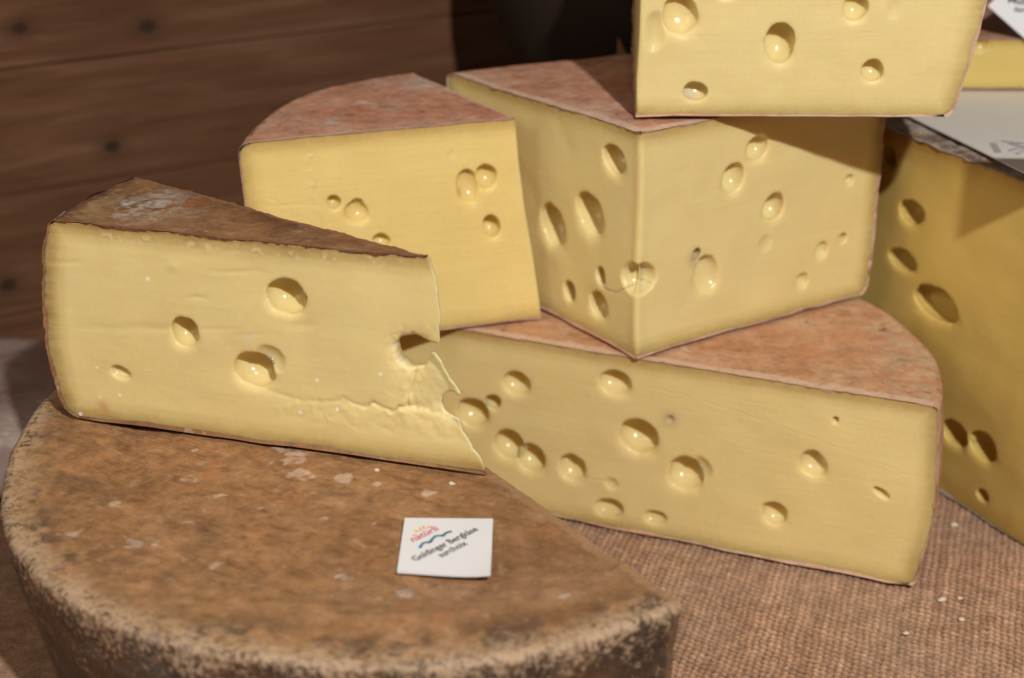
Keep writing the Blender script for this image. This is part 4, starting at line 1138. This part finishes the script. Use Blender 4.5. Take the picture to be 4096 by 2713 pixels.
# unseen card on a pick, added past the right edge to shade the tall cheese
QL = (0.238, 0.640, K_T)
shade_card = thing('price_card', 'unseen blank card on a steel pick, added outside the right edge to shade the tall cheese', 'card', QL)
mb = MB(); mb.box((0.2330, 0.6150, 0.2060), (0.065, 0.0008, 0.030), np.array([[0.999, 0.03, 0], [-0.03, 0.999, 0], [0, 0, 1]]))
mb.build('board', CARD, shade_card, QL, smooth=False)
mb = MB()
pth = [(0.238, 0.6400, 0.150), (0.238, 0.6400, 0.170), (0.2375, 0.628, 0.182), (0.237, 0.6165, 0.195), (0.237, 0.6160, 0.215)]
mb.grid(np.array([[[p[0] + 0.0008 * math.cos(t), p[1] + 0.0008 * math.sin(t), p[2]] for t in np.linspace(0, 2 * math.pi, 9)] for p in pth]))
mb.build('pick', plain_mat('steel', (0.5, 0.5, 0.5), 0.3), shade_card, QL)

# ------------------------------------------------------------------ dark vessel, tan chunk and wrapped package in the background
def lathe(mb, prof, c, n=64):
    a = np.linspace(0, 2 * np.pi, n)
    P = np.array([[[c[0] + r * math.cos(t), c[1] + r * math.sin(t), c[2] + z] for (r, z) in prof] for t in a])
    mb.grid(P)
pot = thing('dark_pot', 'black round bellied pot in shadow behind the quarter wedge', 'pot', (0.082, 0.905, 0))
mb = MB()
prof = [(0.001, 0.0), (0.055, 0.0), (0.060, 0.004), (0.064, 0.02)]
for t in np.linspace(0, 1, 24):
    prof.append((0.064 + 0.034 * math.sin(t * math.pi * 0.5) ** 0.8, 0.13 + 0.09 * t) if t > 0 else (0.064, 0.12))
prof += [(0.099, 0.26), (0.100, 0.32), (0.103, 0.322), (0.103, 0.327), (0.097, 0.327), (0.095, 0.32), (0.093, 0.2), (0.05, 0.03), (0.001, 0.028)]
lathe(mb, prof, (0.082, 0.905, 0))
mb.build('body', plain_mat('dark_iron', (0.022, 0.015, 0.012), 0.6, var=(12, (0.034, 0.023, 0.018)), spec=0.15), pot, (0.082, 0.905, 0))
mb = MB()
hp = []
for t in np.linspace(0, math.pi, 26):
    c0 = np.array([0.082 + 0.098 * math.cos(t), 0.905, 0.318 + 0.10 * math.sin(t)])
    rr = np.array([math.cos(t), 0, math.sin(t)])
    hp.append([c0 + 0.004 * (math.cos(a) * rr + math.sin(a) * np.array([0, 1, 0])) for a in np.linspace(0, 2 * math.pi, 9)])
mb.grid(np.array(hp))
mb.build('handle', plain_mat('dark_iron_handle', (0.02, 0.016, 0.014), 0.45), pot, (0.082, 0.905, 0))

CH = (0.064, 0.815)
chunk = thing('cheese_wedge', 'small tan cheese tip peeking out behind the topmost wedge', 'cheese', (CH[0], CH[1], 0.16))
pcK = Piece(np.array([CH[0] - 0.026, CH[1]]), np.array([CH[0] - 0.0105, CH[1] + 0.002]), 0.0, 0.2085, ang(1, 0.3), ang(0.9, 1.0), 0.05, bulge=0.002, rc=0.004)
pcK.zb = 0.0; 
chunk.location = (CH[0], CH[1], 0)
make_paste(pcK, {0: []}, plain_mat('tan_cut', (0.42, 0.25, 0.13), 0.7, bump=(200, 0.4, 0.001), var=(60, (0.34, 0.20, 0.11))), chunk, (CH[0], CH[1], 0), res=0.002)
make_rind(pcK, RIND_TAN, chunk, (CH[0], CH[1], 0), nq=30, nr=30, nv=40, seed=161, disp=flat_top)

def plastic_mat():
    k = NT('cling_film'); p = k.coord()
    c = k.mix(k.rng(k.noise(p, 30, 4), 0.35, 0.7), (0.21, 0.135, 0.115), (0.36, 0.28, 0.25))
    k.set(k.b.inputs['Base Color'], c)
    k.b.inputs['Roughness'].default_value = 0.5
    k.b.inputs['Coat Weight'].default_value = 1.0
    k.b.inputs['Coat Roughness'].default_value = 0.08
    h = k.math('ADD', k.noise(p, 75, 3, 0.5, 1.5), k.math('MULTIPLY', k.noise(p, 200, 2, 0.5, 1.0), 0.5))
    nd = k.n('ShaderNodeBump'); k.t.links.new(h, nd.inputs['Height']); nd.inputs['Strength'].default_value = 1.0; nd.inputs['Distance'].default_value = 0.006
    k.t.links.new(nd.outputs[0], k.b.inputs['Coat Normal'])
    return k.m
pk = thing('wrapped_package', 'shiny film wrapped package behind the dark half wheel at the left edge', 'package', (-0.275, 0.735, 0))
mb = MB()
a = np.linspace(0, 2 * np.pi, 90); t = np.linspace(-math.pi / 2, math.pi / 2, 40)
A_, T_ = np.meshgrid(a, t, indexing='ij')
def sp(x, e): return np.sign(x) * np.abs(x) ** e
hx, hy, hz = 0.085, 0.060, 0.0215
X = hx * sp(np.cos(T_), 0.4) * sp(np.cos(A_), 0.45); Y = hy * sp(np.cos(T_), 0.4) * sp(np.sin(A_), 0.45); Z = hz * sp(np.sin(T_), 0.5)
w = 1 + 0.03 * fbm(X, Y, Z, 45, 4, 171)
P = np.stack([-0.275 + X * w, 0.735 + Y * w, hz + Z * w * 0.98], -1)
mb.grid(P)
mb.build('film', plastic_mat(), pk, (-0.275, 0.735, 0))

# ------------------------------------------------------------------ loose fibres of the burlap
mb = MB()
for i in range(170):
    x, y = rng.uniform(0.03, 0.27), rng.uniform(0.43, 0.69)
    if (np.array([x, y]) - E_TIP) @ np.array([-0.3836, -0.9235]) < 0.004 and x < 0.19: continue
    a = rng.uniform(0, 2 * np.pi); ln = rng.uniform(0.002, 0.007); bend = rng.uniform(-1.2, 1.2)
    r = rng.uniform(0.00006, 0.00012); z0 = -0.0009; up = rng.uniform(0.0003, 0.0016)
    rows = []
    for t in np.linspace(0, 1, 6):
        p = np.array([x + ln * t * math.cos(a + bend * t), y + ln * t * math.sin(a + bend * t), z0 + up * math.sin(math.pi * min(1, t * 0.8))])
        rows.append([p + r * np.array([math.cos(u) * -math.sin(a), math.cos(u) * math.cos(a), math.sin(u)]) for u in np.linspace(0, 2 * np.pi, 5)])
    mb.grid(np.array(rows))
o = mb.build('loose_fibres', plain_mat('jute_fibre', (0.50, 0.36, 0.26), 0.8))
tag(o, 'fine loose jute fibres standing off the burlap cloth', 'fibres', kind='stuff')

# ------------------------------------------------------------------ crumbs on the burlap
crumb_mat = plain_mat('crumb', (0.66, 0.55, 0.42), 0.7, bump=(600, 0.4, 0.0006))
spots = [(0.1785, 0.6030, 0.0013, 'pale cheese crumb on the burlap nearest the half wheel corner'),
         (0.1865, 0.6045, 0.0009, 'tiny cheese crumb right of the larger crumb on the burlap'),
         (0.1990, 0.6660, 0.0012, 'tiny white crumb on burlap between half wheel and tall cheese'),
         (0.2095, 0.5780, 0.0012, 'long pale crumb on the burlap near the right edge'),
         (0.1585, 0.5780, 0.0010, 'tiny pale crumb on the burlap below the half wheel corner'),
         (0.1835, 0.5880, 0.0010, 'tiny crumb alone on the burlap between two larger crumbs')]
spots += [(-0.022, 0.5440, 0.0009, 'tiny crumb on the dark half wheel just below the broken wedge tip'),
          (-0.050, 0.5545, 0.0008, 'tiny pale crumb lying against the foot of the broken wedge')]
for i, (x, y, r, lab) in enumerate(spots):
    zc = A_T + 0.0008 if x < 0 else 0.0
    mb = MB()
    a = np.linspace(0, 2 * np.pi, 11); t = np.linspace(-math.pi / 2, math.pi / 2, 8)
    A_, T_ = np.meshgrid(a, t, indexing='ij')
    X, Y, Z = np.cos(T_) * np.cos(A_), np.cos(T_) * np.sin(A_), np.sin(T_)
    k = 1 + 0.45 * noise3(X * 1.7 + i * 5, Y * 1.7, Z * 1.7, 180)
    k[-1] = k[0]
    st = (2.2, 0.6, 0.6) if 'long' in lab else (1.4, 0.9, 0.8)
    P = np.stack([x + X * k * r * st[0], y + Y * k * r * st[1], zc + r * 0.45 - 0.0012 + Z * k * r * st[2]], -1)
    mb.grid(P)
    o = mb.build('cheese_crumb', crumb_mat, None, (x, y, zc))
    tag(o, lab, 'crumb', 'crumbs scattered round the cheeses')
